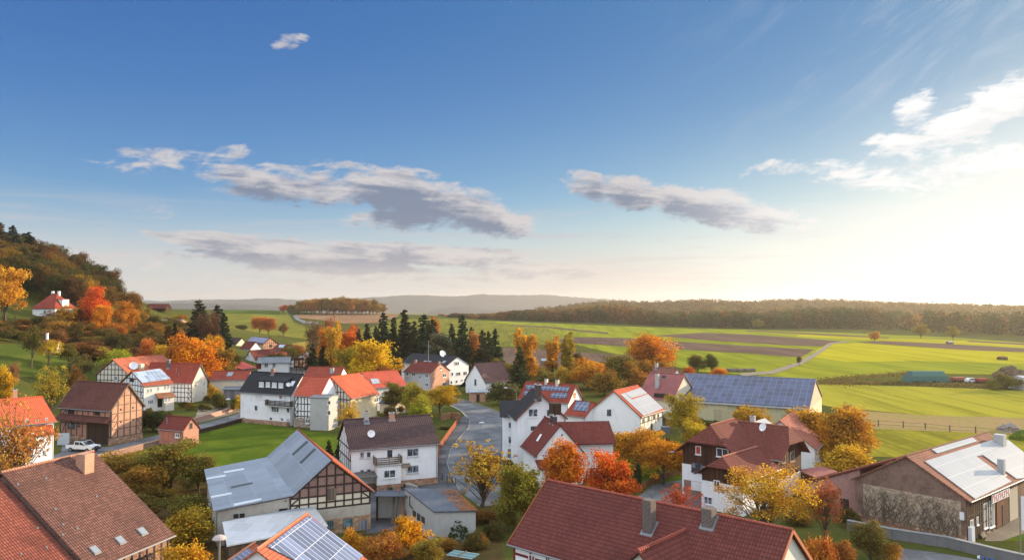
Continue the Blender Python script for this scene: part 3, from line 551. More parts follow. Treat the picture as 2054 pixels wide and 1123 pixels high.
    def dormer(s, side, x0, x1, y_, zt, zr, wallm, roofm, gabled=False):       # front wall at local y_, flat or gabled top
        sg = -1 if side == 'S' else 1; b = MB(); z0 = s.rz(y_) - .2; yb = sg * max(0., (s.hr - zt) / s.k); xm = (x0 + x1) / 2
        b.solid([(x0, y_, z0), (x1, y_, z0), (x1, y_, zt), (x0, y_, zt)], [(x0, yb, z0), (x1, yb, z0), (x1, yb, zt), (x0, yb, zt)], wallm); o = b.build('dormer', s.root); e = .22
        yr = sg * max(0., (s.hr - zr) / s.k)
        if gabled:
            f_ = y_ + sg * e; P1 = [[(x0 - e, f_, zt), (xm, f_, zr), (xm, yr, zr), (x0 - e, sg * max(0, (s.hr - zt) / s.k), zt)], [(xm, f_, zr), (x1 + e, f_, zt), (x1 + e, sg * max(0, (s.hr - zt) / s.k), zt), (xm, yr, zr)]]
            g_ = MB(); g_.face([(x0, y_ - sg * .01, zt - .05), (x1, y_ - sg * .01, zt - .05), (xm, y_ - sg * .01, zr - .15)], wallm); g_.build('gable', o)
        else: P1 = [[(x0 - e, y_ + sg * e, zt), (x1 + e, y_ + sg * e, zt), (x1 + e, yr, zr), (x0 - e, yr, zr)]]
        s.slabs(P1, roofm, 'dormer_roof', .12, o); return o
def plane_face(H_, y_): return (Vector((0, y_, 0)), Vector((1, 0, 0)), Vector((0, -1, 0)))

# ---------------------------------------------------------------- the buildings, from the far left to the right
RED_BLIND = flat((.45, .06, .03), .6); PALE = flat((.6, .62, .64), .5); DKDOOR = flat((.03, .022, .018), .8); REDWOOD = planks((.26, .045, .03), .2); WPANE = flat((.62, .63, .65), .4); GREYW = planks((.24, .24, .27), .2)
SLATE = sheet((.17, .185, .205), .55, .18); GMETAL = sheet((.25, .28, .32), .42, .18, .0, .35); TAR = sheet((.075, .085, .105), .55, .9); LMETAL = sheet((.36, .40, .45), .4, .2, 0., .25); BARNY = sheet((.50, .44, .27), .6, .32, 0., .15); REDM = sheet((.26, .06, .055), .5, .25, 0., .6)
V = House('villa', 'white hillside villa with steep red hipped roof and two white chimneys', -160.5, 262.5, -13, 9.8, 9.8, 4.2, 9.4, plaster((.74, .73, .70), .2), REDT, 18.7, ends='hh', hip=(0, .8), plinth=(1.6, flat((.22, .22, .23), .9)), gut=False)
V.dormer('S', 5, 5.01, 0, 1, 1.2, WHITE, REDT) if False else None
b = MB(); b.box((2.9, .2, 6.1), (3.2, 2.8, 2.6), WHITE); b.build('dormer', V.root); V.slabs([[(1, -1.5, 7.55), (4.8, -1.5, 7.35), (4.8, 1.9, 7.35), (1, 1.9, 7.55)]], REDT, 'dormer_roof')
for xx in (-1.3, 1.3): b = MB(); b.box((xx, .5, 9.4), (.7, .7, 1.6), WHITE); b.build('chimney', V.roof)
for f, u in (('E', -2.6), ('E', 1.5), ('S', .5)): V.winm(f, u - .5, u + .5, 2.1, 3.6)
V.winm('S', -1.2, -.5, .4, 1.1, pane=RED_BLIND)
q = gp(316, 618); q = Vector((-180, 380, gz(-180, 380)))
b = House('field_barn', 'long low barn with dark red roof on the hilltop skyline', -179.5, 380, -4, 11, 6, 1.4, 3.6, DARKWOOD, DKRED, gz(-179.5, 380) - .4, gut=False, cat='barn')
fz = gz(-141, 300) - .6
X_ = House('bungalow', 'low brick building with three white windows on the hill terrace', -138.5, 300, -6, 14.5, 8, 2.9, 3.9, BRICKL, sheet((.24, .23, .22), .6), fz, cat='house', gut=False)
for u in (-4.6, -1.0, 2.2): X_.winm('S', u - .9, u + .9, .9, 2.5, 1, pane=WPANE)
b = House('shed', 'blue roofed brick outbuilding left of the terrace bungalow', -149, 303, -6, 5.5, 6, 2.4, 3.8, BRICK, LMETAL, gz(-149, 303) - .3, cat='shed', gut=False)
b = House('cottage', 'little cottage roof with white chimney among the hillside orchard trees', -128.5, 209, 10, 4.4, 4.2, 2.0, 3.5, CREAM, REDT, gz(-128.5, 209), gut=False, cat='hut'); b.chim('S', 'A', 443, 555, 1.5, WHITE, .5, .5, True, False)
b = House('house', 'small red roof glimpsed between the dark conifers', -109.5, 250, -50, 8, 7, 3.6, 7.2, WHITE, REDT, gz(-109.5, 250), gut=False)

A5 = House('white_house', 'white house with sunlit orange red roof at the left edge', -73.41, 107.7, 47.3, 10.71, 14.17, 8.1, 11.07, WHITE, tiles((.62, .13, .055), .4, .34, .24, .25), -.6, ohe=.5)
for a in ((222, 692, 245, 735), (307, 688, 330, 725), (392, 680, 413, 712)): A5.win('S', 'F', *a)
u0, zt = A5.uv('S', 'F', 175, 765); u1, _ = A5.uv('S', 'F', 385, 740)
A5.block(u0, u1 + .6, -A5.hw - 1.5, -A5.hw + .05, 0, zt - 1.1, WHITE, 'porch'); A5.leanto('S', u0 - .2, u1 + .9, zt, zt - 1.1, 1.9, tiles((.58, .12, .05), .4, .34, .24, .25), 'porch_roof')
pf = plane_face(A5, -A5.hw - 1.5)
for a in ((270, 812, 305, 845), (345, 805, 380, 835), (390, 800, 420, 828)): A5.win(pf, 'F', *a)
u2, z2 = A5.uv('S', 'F', 505, 905); A5.block(u0 - 2, A5.hl + .5, -A5.hw - 3.2, -A5.hw - 1.5, 0, 2.9, plaster((.72, .70, .66), .3), 'terrace'); A5.chim('S', 'F', 128, 488, .8, BRICKL, .55, .55)
tf = plane_face(A5, -A5.hw - 3.2)
for a in ((365, 962, 398, 1015), (250, 975, 290, 1030)): A5.win(tf, 'F', *a)
B6 = House('timber_barn', 'tall brick and timber barn with dark red roof, pent roof and big brown gate', -73.34, 134.42, -21.9, 12.92, 7.31, 5.84, 10.23, BRICK, BRT, 0, gable=BRICKL, verge=GREYWOOD, plinth=None)
p = MB(); p.box((0, 0, .55), (2 * B6.hl + .14, 2 * B6.hw + .14, 1.1), SANDST); p.build('plinth', B6.root)
B6.timber('E', 5, [1.2, 2.6, 3.9, 5.3, 6.7, 8.2], m=GREYWOOD, w=.15, postm=TIMBER, seed=3); B6.timber('S', 9, [3.3, 4.3, 5.6], z0=.9, seed=5)
g0, g1, gz0, gz1 = B6.rect('S', 'F', 752, 728, 942, 928); B6.panelm('S', g0, min(g1, B6.hl - .3), .05, gz1, DARKWOOD, 'gate', .1); B6.panel('S', 'F', 795, 838, 826, 900, DKDOOR, 'door', .14)
u0, zt = B6.uv('S', 'F', 520, 645); u1, _ = B6.uv('S', 'F', 962, 668); B6.leanto('S', -B6.hl - .2, B6.hl + .2, zt + .1, zt - .75, 1.3, BRT, 'pent_roof')
for a, pn in (((590, 715, 648, 772), None), ((668, 720, 695, 755), None), ((610, 825, 646, 865), None), ((686, 832, 723, 868), RED_BLIND)): B6.win('S', 'F', *a, 1, FRAMEB, pn)
for a in ((587, 612, 646, 648), (820, 625, 866, 660)): B6.panel('S', 'F', *a, DKDOOR, 'hatch', .02)
for a in ((1040, 600, 1052, 618), (1145, 585, 1157, 602), (1040, 708, 1052, 724), (1148, 690, 1160, 708)): B6.panel('E', 'F', *a, DKDOOR, 'vent_slit', .03)
H7 = House('timber_house', 'white half timbered house with rows of solar panels and a porch', -84.96, 174.6, 50.4, 7.02, 12.26, 5.89, 9.0, plaster((.76, .72, .66), .2), ORANGET, 0, gable=WHITE)
H7.timber('W', 8, [1.8, 3.2, 4.5, 5.8, 7.2], seed=2); H7.array('S', 'F', [(1150, 293), (1385, 258), (1478, 345), (1232, 382)], solar(.9, 1.6, (.16, .2, .26), (.55, .56, .58)))
for a in ((1277, 432, 1290, 465), (1304, 428, 1317, 460), (1367, 415, 1379, 445), (1427, 405, 1440, 432), (1455, 402, 1466, 430)): H7.win('S', 'F', *a)
H7.win('S', 'F', 1279, 525, 1326, 560, 2); H7.panel('W', 'F', 1126, 335, 1160, 370, DKDOOR, 'hatch')
u0, zt = H7.uv('S', 'F', 1345, 468); u1, _ = H7.uv('S', 'F', 1468, 468); H7.leanto('S', u0, u1 + .5, zt, zt - .9, 2., tiles((.3, .13, .07), .5), 'porch_roof', .14, .2); H7.block(u0 + 1.6, u1 + .3, -H7.hw - 1.7, -H7.hw + .05, 0, zt - .95, CREAM, 'porch')
pf = plane_face(H7, -H7.hw - 1.7)
for a in ((1420, 497, 1450, 548), (1452, 494, 1478, 545)): H7.win(pf, 'F', *a, 2)
H7.panel('S', 'F', 1365, 505, 1410, 588, DKDOOR, 'door', .05)
H8 = House('timber_barn', 'long red roofed barn with pale timber gable behind the house with solar panels', -96.13, 193.26, 76.9, 18.21, 10.32, 6.8, 10.73, CREAM, tiles((.43, .13, .075), .5), 0, gable=CREAM, cat='barn')
H8.timber('W', 9, [3.2, 4.4, 5.6, 6.9, 8.2, 9.4], seed=8); H8.win('W', 'F', 990, 320, 1020, 358); H8.dish('S', 'F', 1157, 262, 1.0, .9, face=-60)
p = H8.rp('S', 'F', 1218, 262); bx = MB(); bx.box((p.x, p.y, p.z + .3), (1.2, 1.2, 2.2), BEIGE); bx.build('roof_box', H8.roof)
H9 = House('farmhouse', 'red roofed house with half sunlit cream gable and timber framed front', -85.36, 190.41, -16.9, 15.34, 6.37, 4.67, 9.33, WHITE, REDT, 0, gable=CREAM, verge=GREYWOOD)
H9.timber('S', 14, [1.2, 2.4, 3.5, 4.6], seed=4)
for a in ((1685, 390, 1697, 416), (1763, 370, 1776, 403), (1686, 472, 1698, 498), (1760, 452, 1772, 485)): H9.win('E', 'F', *a)
H9.chim('S', 'F', 1462, 235, 1.6, flat((.12, .11, .11), .8), .7, .7); H9.pipe('S', 'F', 1530, 285, 1.1); H9.pipe('S', 'F', 1548, 310, .4, .12)
D10 = House('brick_hut', 'tiny red brick hut with red tiled roof standing by the lawn', -57.92, 130.94, -23.5, 5.98, 3.87, 2.6, 4.65, brick((.42, .13, .09), (.34, .10, .07)), DKRED, 0, gable=brick((.46, .19, .12), (.38, .14, .09)), ohe=.25, ohg=.2, cat='hut')
D10.panel('S', 'F', 1425, 803, 1460, 878, flat((.5, .16, .09), .8), 'shutter', .04); D10.win('S', 'F', 1520, 815, 1556, 852, 1); D10.win('E', 'F', 1643, 725, 1666, 770, 0, FRAMEB); D10.pipe('S', 'F', 1447, 728, .9, .1)
B11 = House('apartment_house', 'white house with black roof, wide dormer and long brown balcony', -48.8, 155.94, -24.7, 13.93, 7.4, 6.06, 10.0, WHITE, BLACKT, 0)
B11.he = 6.06
for a, nv, pn in (((485, 465, 551, 518), 0, WPANE), ((690, 478, 720, 519), 0, flat((.35, .22, .18), .6)), ((722, 478, 755, 520), 0, WPANE), ((478, 572, 507, 620), 0, None), ((624, 583, 690, 632), 2, None), ((755, 592, 783, 637), 0, None), ((607, 675, 633, 703), 0, None), ((703, 680, 730, 708), 0, None), ((753, 685, 783, 728), 0, flat((.5, .42, .45), .5))): B11.win('S', 'G', *a, nv, pane=pn)
u0, u1, z0, z1 = B11.rect('S', 'G', 597, 524, 815, 570); B11.balcony('S', u0, u1 - .1, z0 - .1, z1 - .1, .9, DARKWOOD)
p0, p1 = B11.rp('S', 'G', 500, 420), B11.rp('S', 'G', 748, 432); yd = (p0.y + p1.y) / 2; zt = B11.rz(yd) + 1.55
B11.dormer('S', p0.x, p1.x, yd, zt, zt + .75, flat((.045, .045, .05), .7), BLACKT); df = plane_face(B11, yd)
for a in ((518, 370, 557, 413), (577, 371, 612, 414), (630, 374, 669, 418), (687, 377, 726, 421)): B11.win(df, 'G', *a, pane=WPANE)
B11.skylight('S', 'G', 788, 368, 820, 408, WPANE); B11.dish('S', 'G', 770, 420, .45, .6, face=-70); B11.chim('S', 'G', 640, 296, .9, BRICKD, .8, .6)
b = MB(); b.box((-.2, -B11.hw - .5, .35), (2 * B11.hl - .2, 1.0, .7), SANDST); b.build('terrace_wall', B11.root)
C12 = House('timber_barn', 'narrow timber framed barn between the black roofed house and the concrete tower', -39.09, 150.13, -21.7, 6.35, 6.4, 6.17, 9.75, WHITE, tiles((.50, .10, .06), .5), 0, cat='barn', ohg=.05)
C12.timber('S', 8, [2.2, 3.2, 4.6, 6.0], z0=1.9, seed=12); p = MB(); p.box((0, 0, .95), (2 * C12.hl + .05, 2 * C12.hw + .1, 1.9), STONE); p.build('plinth', C12.root); pf = plane_face(C12, -C12.hw - .05); C12.win(pf, 'G', 918, 690, 952, 730, 1)
D13 = House('house', 'red roofed house with grey chimney right behind the narrow timber barn', -46.96, 189.88, -4.9, 9.28, 7.17, 6.31, 8.4, WHITE, REDT, 0); D13.chim('S', 'G', 1150, 285, .9, CONC, .8, .8)
E14 = House('barn', 'big barn with sunlit orange red roof and ochre wall', -34.45, 155.41, 63.5, 9.32, 10.6, 5.5, 9.57, plaster((.66, .54, .34), .35), tiles((.52, .125, .06), .5), 0, gable=CREAM, ohe=.5)
p = MB(); p.box((0, 0, .5), (2 * E14.hl + .14, 2 * E14.hw + .14, 1.0), STONE); p.build('plinth', E14.root)
E14.timber('W', 7, [5.2, 6.6], u0=-1., seed=7); E14.win('S', 'G', 1515, 505, 1550, 545, 1)
T = House('tower', 'grey concrete block tower with two small brown windows beside the lawn', -36.6, 146.6, -12, 4.1, 4.4, 6.3, 6.6, CONC, SLATE, 0, cat='tower', ohg=.12, ohe=.15, gut=False)
for a in ((1107, 532, 1139, 566), (1106, 618, 1139, 656)): T.win('S', 'G', *a, 0, FRAMEW, glass((.06, .03, .02)))
F15 = House('house', 'orange red roof with grey skylights behind the ochre barn', -31.16, 176.5, 38.1, 9.4, 10.2, 5.26, 8.46, WHITE, tiles((.52, .10, .06), .4), 0); F15.array('S', 'G', [(1480, 347), (1548, 345), (1566, 384), (1500, 390)], solar(.8, 1.2, (.3, .33, .36), (.5, .5, .5)))
S16 = House('shed', 'small grey roofed stucco shed beside the gold bushes', -26.6, 167.7, -30, 5.0, 4.0, 2.3, 3.3, BEIGE, sheet((.10, .11, .125), .6), 0, cat='shed', gut=False, ohe=.2); S16.panel('S', 'G', 1637, 588, 1668, 640, RED_BLIND, 'door'); S16.win('E', 'G', 1705, 585, 1738, 632, 1)
K17 = House('chalet', 'timber framed chalet with brown glazed balcony gable', -73.15, 264.56, 98.1, 12.12, 12.3, 3.79, 7.17, WHITE, WBRT, 0, gable=WHITE, verge=GREYWOOD)
K17.timber('W', 6, [1.2, 2.6, 3.9, 5.2], seed=6); u0, u1, z0, z1 = K17.rect('W', 'B', 888, 735, 1040, 822); K17.panelm('W', u0, u1, z0, z1, BROWN, 'gallery', .5); gf = (Vector((-K17.hl - .5, 0, 0)), Vector((0, -1, 0)), Vector((-1, 0, 0)))
for a in ((898, 762, 930, 815), (940, 755, 965, 820), (970, 755, 995, 820), (1003, 762, 1034, 815), (970, 725, 1000, 750)): K17.win(gf, 'B', *a, 1, BROWN, glass((.25, .14, .08)))
u0, u1, z0, z1 = K17.rect('W', 'B', 805, 822, 1130, 855); K17.balcony('W', u0, u1, z0, z1, .8, DARKWOOD); K17.chim('S', 'B', 1012, 700, .5, FRAMEW, .7, .7)
L18 = House('house', 'low white house with slate grey roof left of the chalet', -82.0, 259.3, 12, 10.9, 8.2, 4.4, 6.1, WHITE, SLATE, 0)
for a in ((610, 785, 646, 826), (685, 785, 716, 827)): L18.win('S', 'B', *a, 1)
L18.panel('S', 'B', 530, 785, 580, 842, REDWOOD, 'door')
L19 = House('house', 'white gabled house with dark red roof behind the slate roofed house', -97.35, 291.31, 57, 11.2, 6.66, 3.32, 6.73, WHITE, DKRED, 0)
L19.win('W', 'B', 447, 690, 463, 726); L19.win('W', 'B', 490, 765, 508, 800)
L20 = House('barn', 'distant barn with dark blue solar roof and brick timber gable', -120.18, 359.07, -33.9, 14.2, 9.18, 5.5, 8.65, BEIGE, BRT, 0, gable=BRICKL, cat='barn'); L20.timber('E', 7, [1.5, 3., 4.5, 6.], seed=20); L20.array('S', 'B', [(492, 540), (655, 556), (600, 602), (450, 582)], solar(1., 1.6, (.02, .03, .10), (.08, .09, .14))); L20.panel('E', 'B', 655, 612, 683, 640, DKDOOR, 'hatch')
L21 = House('house', 'small dark roofed house with plain white gable below the solar barn', -119.68, 343.36, -34.9, 8.18, 6.42, 4.16, 7.34, WHITE, DKRED, 0)
L22 = House('house', 'dark brown roofed house farthest left in the distant hamlet', -136.43, 370.07, -22, 8, 9.06, 4.44, 7.88, BEIGE, DARKT, 0)
L23 = House('barn', 'red roofed barn with timber gable and one bright skylight', -99.51, 327.02, -51.5, 12.77, 6.9, 4.4, 6.96, CREAM, DKRED, 0, cat='barn'); L23.timber('E', 6, [1.5, 3., 4.3, 5.5], seed=23); L23.slab([L23.rp('S', 'B', *p) for p in ((750, 614), (808, 616), (785, 645), (742, 640))], flat((.6, .65, .72), .2, 0., .6), name='skylight', par=L23.root)
L24 = House('house', 'small bright red roof squeezed beside the timber chalet', -89.63, 290.88, 13.7, 4.5, 5.97, 4.1, 5.9, WHITE, tiles((.42, .07, .05), .4), 0)
L25 = House('shed', 'wooden shed with pink red roof beside the brick chimney', -85.5, 232.7, 70.6, 6.98, 9.66, 4.6, 6.1, planks((.32, .2, .13), .25), tiles((.55, .10, .08), .3), 0, cat='shed'); L25.chim('N', 'B', 240, 790, 1.2, BRICK, .6, .6)
L25b = House('barn', 'dark red roofed barn half hidden below the blazing orange tree', -92., 238., 8, 8, 8, 4.2, 6.4, REDWOOD, REDT, 0, cat='barn')
L26 = House('house', 'low beige house with long red roof and a skylight above the carports', -74.16, 199.28, 1.1, 9.7, 7.84, 4.62, 6.64, BEIGE, REDT, 0); L26.skylight('S', 'G', 243, 290, 288, 320)
L26.win('S', 'G', 300, 362, 345, 376, 2)
for nm, lb, X0, Y0, X1, wl, rf in (('carport', 'rusty red carport with dark sheet roof', 80, 372, 232, REDWOOD, TAR), ('garage', 'grey board garage with grey sheet roof behind the round bush', 195, 398, 392, GREYW, SLATE)):
    a, c = atz(*cr('G', X0, Y0 + 120)), atz(*cr('G', X1, Y0 + 118)); mid = (a + c) / 2; House(nm, lb, mid.x, mid.y + 2.2, 3, (c - a).length, 5.4, 2.5, 2.9, wl, rf, 0, cat=nm, gut=False)
M27 = House('brick_house', 'red roofed house with grey front and sunlit brick gable', -24.49, 216.57, -29.2, 9.68, 10.2, 5.01, 7.61, plaster((.50, .51, .53), .3), DKRED, 0, gable=brick((.50, .25, .16), (.42, .2, .13), (.5, .4, .33)))
for a, nv in (((152, 288, 172, 318), 0), ((197, 290, 230, 322), 1), ((262, 312, 277, 346), 0), ((313, 302, 343, 333), 1), ((313, 380, 343, 408), 1)): M27.win('S', 'H', *a, nv)
for a, nv in (((465, 295, 497, 330), 1), ((465, 370, 494, 403), 1), ((443, 242, 459, 268), 0)): M27.win('E', 'H', *a, nv)
M27.chim('S', 'H', 232, 205, .7, BRICK, .6, .6); M27.chim('S', 'H', 435, 212, .5, BRICK, .5, .5)
M28 = House('farmhouse', 'large white house with black roof and many dark windows behind the brick gable', -24.22, 234.4, -44, 22.06, 9.94, 5.83, 8.6, WHITE, BLACKT, 0)
for a, nv in (((565, 195, 608, 227), 2), ((540, 287, 558, 318), 0), ((580, 285, 620, 317), 1), ((643, 280, 676, 312), 1), ((533, 360, 550, 388), 0), ((578, 355, 596, 381), 0), ((625, 348, 640, 365), 0)): M28.win('E', 'H', *a, nv, FRAMEW)
for a in ((300, 188, 330, 200), (335, 192, 365, 204), (465, 190, 490, 208)): M28.skylight('S', 'H', *a)
M28.dish('S', 'H', 466, 150, 1.1, .8, face=-50)
N29 = House('white_barn', 'plain white gabled barn with brown roof beside the road bend', -6.56, 207.24, 44.1, 9.99, 8.88, 3.24, 8.22, WHITE, tiles((.16, .085, .075), .5), 0, verge=FRAMEB, cat='barn'); N29.win('W', 'H', 742, 348, 758, 396, 0, FRAMEB); N29.panel('S', 'H', 888, 385, 915, 420, DKDOOR, 'hatch'); N29.leanto('N', -N29.hl, N29.hl, 3.4, 1.3, 3.0, BLACKT, 'lean_to_roof')
a = atz(957, 806); b = House('bus_shelter', 'small brick kiosk with flat pale roof at the road bend', a.x, a.y + 1.5, 10, 4.4, 3, 2.5, 2.7, BRICKL, LMETAL, 0, cat='kiosk', gut=False); b.panelm('S', -.4, .4, .05, 1.9, DARKWOOD, 'door')
P31 = House('house', 'red roofed house with two rows of blue solar panels and two chimneys', 8.63, 168.18, -35, 13.25, 6.9, 2.9, 6.6, WHITE, REDT, 0, verge=REDWOOD)
PV = solar(1.0, 1.75, (.012, .03, .08), (.5, .5, .52)); P31.array('S', 'H', [(1190, 398), (1568, 418), (1553, 455), (1185, 437)], PV); P31.array('S', 'H', [(1178, 449), (1225, 452), (1200, 490), (1160, 488)], PV); P31.array('S', 'H', [(1412, 465), (1553, 472), (1533, 515), (1392, 508)], PV)
P31.win('E', 'H', 1597, 462, 1620, 516, 0, FRAMEW, glass((.2, .1, .05))); P31.chim('S', 'H', 1365, 378, .8, CREAM, .6, .6); P31.chim('S', 'H', 1460, 395, 1., BEIGE, .7, .6)
P32 = House('annex', 'low annex with red roof and one blue solar array', 14.07, 144.56, -43, 5.2, 6.98, 3.07, 5.5, WHITE, REDT, 0); P32.array('S', 'H', [(1625, 542), (1745, 550), (1718, 630), (1595, 615)], PV)
Q33 = House('white_house', 'tall white house with dark grey cross gabled roof by the road', 3.79, 115.59, 100.4, 6.6, 8.0, 6.95, 10.8, WHITE, BLACKT, 0, verge=flat((.16, .06, .04), .7))
for a, nv in (((1208, 602, 1290, 672), 1), ((1365, 605, 1444, 670), 1), ((1223, 748, 1279, 796), 0)): Q33.win('W', 'H', *a, nv)
Q33.chim('N', 'H', 1292, 505, 1.9, flat((.09, .06, .055), .8), 1.6, .7)
wl, wr_ = .34 - 2.24, .34 + 2.2
b = MB(); b.box((0, 0, 0), (1, 1, 1), WHITE)
# its lower left wing
Mi = Q33.Mi; c0 = Mi @ Vector((.25, 120.8, 0)); wing = MB(); Rz = Matrix.Rotation(math.radians(1.5) - Q33.yaw, 4, 'Z'); wp = lambda x, y, z: tuple(Matrix.Translation((c0.x, c0.y, 0)) @ Rz @ Vector((x, y, z)))
wing.solid([wp(-1.75, -3.5, 0), wp(2.2, -3.5, 0), wp(2.2, 3.2, 0), wp(-1.75, 3.2, 0)], [wp(-1.75, -3.5, 6.75), wp(2.2, -3.5, 6.75), wp(2.2, 3.2, 6.75), wp(-1.75, 3.2, 6.75)], WHITE); wing.build('wing', Q33.root)
Q33.slabs([[wp(-2.24, -3.97, 6.73), wp(2.6, -3.97, 6.73), wp(2.6, 0, 8.74), wp(-2.24, 0, 8.74)], [wp(-2.24, 3.9, 6.73), wp(2.6, 3.9, 6.73), wp(2.6, 0, 8.745), wp(-2.24, 0, 8.745)]], BLACKT, 'wing_roof')
wf = (Vector(wp(0, -3.5, 0)), Vector(wp(1, 0, 0)) - Vector(wp(0, 0, 0)), Vector(wp(0, -1, 0)) - Vector(wp(0, 0, 0)))
for a in ((1033, 718, 1083, 773), (1033, 838, 1083, 905)): Q33.win(wf, 'H', *a, 0, FRAMEW)
Q33.panel(wf, 'H', 1030, 950, 1076, 1025, GREYW, 'door')
p = Q33.rp('S', 'H', 1440, 570); b = MB(); b.box((p.x, p.y, p.z - .5), (1.8, 1.4, 1.6), DARKWOOD); b.build('dormer', Q33.root)
R34 = House('white_house', 'white gabled house with deep red roof behind the bright orange tree', 5.59, 104.36, 103.6, 7.82, 7.2, 3.95, 8.02, WHITE, DKRED, 0)
R34.win('W', 'H', 1494, 820, 1505, 840, 0, FRAMEB, sill=False); R34.win('W', 'H', 1438, 887, 1472, 946, 1)
R34.slab([R34.rp('N', 'H', *p) for p in ((1312, 826), (1326, 831), (1292, 888), (1276, 883))], FRAMEW, name='skylight', par=R34.root)
for X, Y in ((1412, 708), (1440, 720)): R34.chim('N', 'H', X, Y, .8, flat((.06, .055, .06), .6), .45, .45)
Mi = R34.Mi; c0 = Mi @ Vector((10.4, 108.6, 0)); Rz = Matrix.Rotation(math.radians(6.7) - R34.yaw, 4, 'Z')
b = MB(); b.solid([wp(-4.5, -3.4, 0), wp(3.4, -3.4, 0), wp(3.4, 3.4, 0), wp(-4.5, 3.4, 0)], [wp(-4.5, -3.4, 4.9), wp(3.4, -3.4, 4.9), wp(3.4, 3.4, 4.9), wp(-4.5, 3.4, 4.9)], WHITE); b.face([wp(3.4, -3.4, 4.9), wp(3.4, 3.4, 4.9), wp(3.4, 0, 6.8)], WHITE); b.build('wing', R34.root)
R34.slabs([[wp(-4.6, -4.15, 4.82), wp(3.7, -4.15, 4.82), wp(3.7, 0, 7.27), wp(-4.6, 0, 7.27)], [wp(-4.6, 4.15, 4.82), wp(3.7, 4.15, 4.82), wp(3.7, 0, 7.275), wp(-4.6, 0, 7.275)]], DKRED, 'wing_roof')
b = MB(); u0, z0 = R34.uv('W', 'H', 1265, 1050); R34.block(-R34.hl - 1.6, -R34.hl + .02, R34.hw - 2.2, R34.hw - .1, 0, 2.5, WHITE, 'porch'); R34.slabs([[(-R34.hl - 2, R34.hw - 2.5, 2.7), (-R34.hl - 2, R34.hw + .3, 2.7), (-R34.hl, R34.hw + .3, 3.5), (-R34.hl, R34.hw - 2.5, 3.5)]], DKRED, 'porch_roof')
R34.winm((Vector((-R34.hl - 1.6, R34.hw - 1.1, 0)), Vector((0, -1, 0)), Vector((-1, 0, 0))), -.5, .5, .1, 2.1, 1, name='door', sill=False)
T35 = House('white_barn', 'white barn with solar panels coloured glare white on its red roof', 21.97, 144.55, 56.6, 11.22, 11.19, 3.69, 8.13, plaster((.72, .70, .64), .5), tiles((.48, .11, .06), .5), 0, gable=WHITE, cat='barn', verge=flat((.3, .08, .05), .7))
for a in ((163, 608, 180, 658), (182, 608, 198, 658)): T35.win('W', 'I', *a, 0, FRAMEB)
GLARE_PV = solar(1.0, 1.65, (.33, .335, .345), (.50, .50, .49), .3)  # panel colour lightened: the sky's glare on the glass is put into it
for pts in ([(320, 470), (455, 424), (510, 472), (370, 514)], [(375, 528), (517, 480), (648, 600), (520, 655)], [(280, 482), (316, 470), (516, 655), (478, 666)]): T35.array('S', 'I', pts, GLARE_PV)
for a in ((515, 672, 530, 700), (560, 655, 575, 690), (598, 650, 612, 690), (470, 690, 486, 722)): T35.win('S', 'I', *a, 0, FRAMEB)
T35.panel('S', 'I', 540, 730, 556, 830, DARKWOOD, 'door'); T35.timber('S', 6, [2.4, 3.3], z0=1.6, braces=False, m=GREYWOOD)
U36 = House('house', 'house with streaked dark red sheet metal roof and tall chimney next to the solar barn', 33.94, 164.27, -39.3, 8.6, 11.53, 4.08, 9.09, BEIGE, REDM, 0); U36.chim('S', 'I', 598, 408, 2.6, CONC, .7, .7); U36.skylight('S', 'I', 636, 318, 670, 342, DKDOOR); U36.panel('S', 'I', 570, 470, 690, 520, DKDOOR, 'opening', .03)
U36b = House('house', 'small white house with brown roof peeking over the sheet metal roof', 37.5, 183, -45, 6.8, 7.4, 5.4, 8.8, WHITE, WBRT, 0); U36b.chim('N', 'D', 548, 812, .6, CONC, .6, .6); U36b.win('W', 'D', 537, 848, 557, 872, 0, BROWN)
W37 = House('solar_barn', 'huge agricultural barn whose whole roof is blue solar panels', 51.7, 164.87, -28.3, 28.18, 24.25, 3.54, 8.43, BARNY, sheet((.2, .2, .2)), 0, gable=plaster((.62, .36, .27), .15), cat='barn')
W37.array('S', 'I', [(845, 303), (1972, 354), (1912, 598), (705, 522)], solar(1.3, 1.75, (.026, .034, .07), (.20, .21, .25), .3, .25)); W37.panelm('E', -11.6, 11.6, .1, 3.1, plaster((.62, .52, .36), .2), 'lower_wall', .06)
for u in (-7, -2, 3, 8): W37.panelm('E', u - .5, u + .5, .5, 2.9, BARNY, 'door', .1)
HT = tiles((.165, .048, .036), .55, .34, .24, .5)
Y38 = House('chalet_house', 'large half hipped house of dark brown boards over white plaster', 32.44, 97.89, -44.1, 9.3, 8.3, 5.05, 8.62, BROWN, HT, 0, ends='gh', hip=(.5, .5), gable=BROWN, ohe=.7, ohg=.9, ridge=tiles((.42, .16, .11), .3))
def lower(Hs, z): o = MB(); o.box((0, 0, z / 2), (2 * Hs.hl + .1, 2 * Hs.hw + .1, z), WHITE); return o.build('lower_wall', Hs.root)
lower(Y38, 2.6)
for a, nv in (((1675, 995, 1706, 1070), 0), ((1745, 970, 1786, 1058), 0)): Y38.win('E', 'I', *a, nv, flat((.3, .2, .13), .7))
Y38.dish('S', 'I', 1520, 845, .55, 1.2, face=-150)
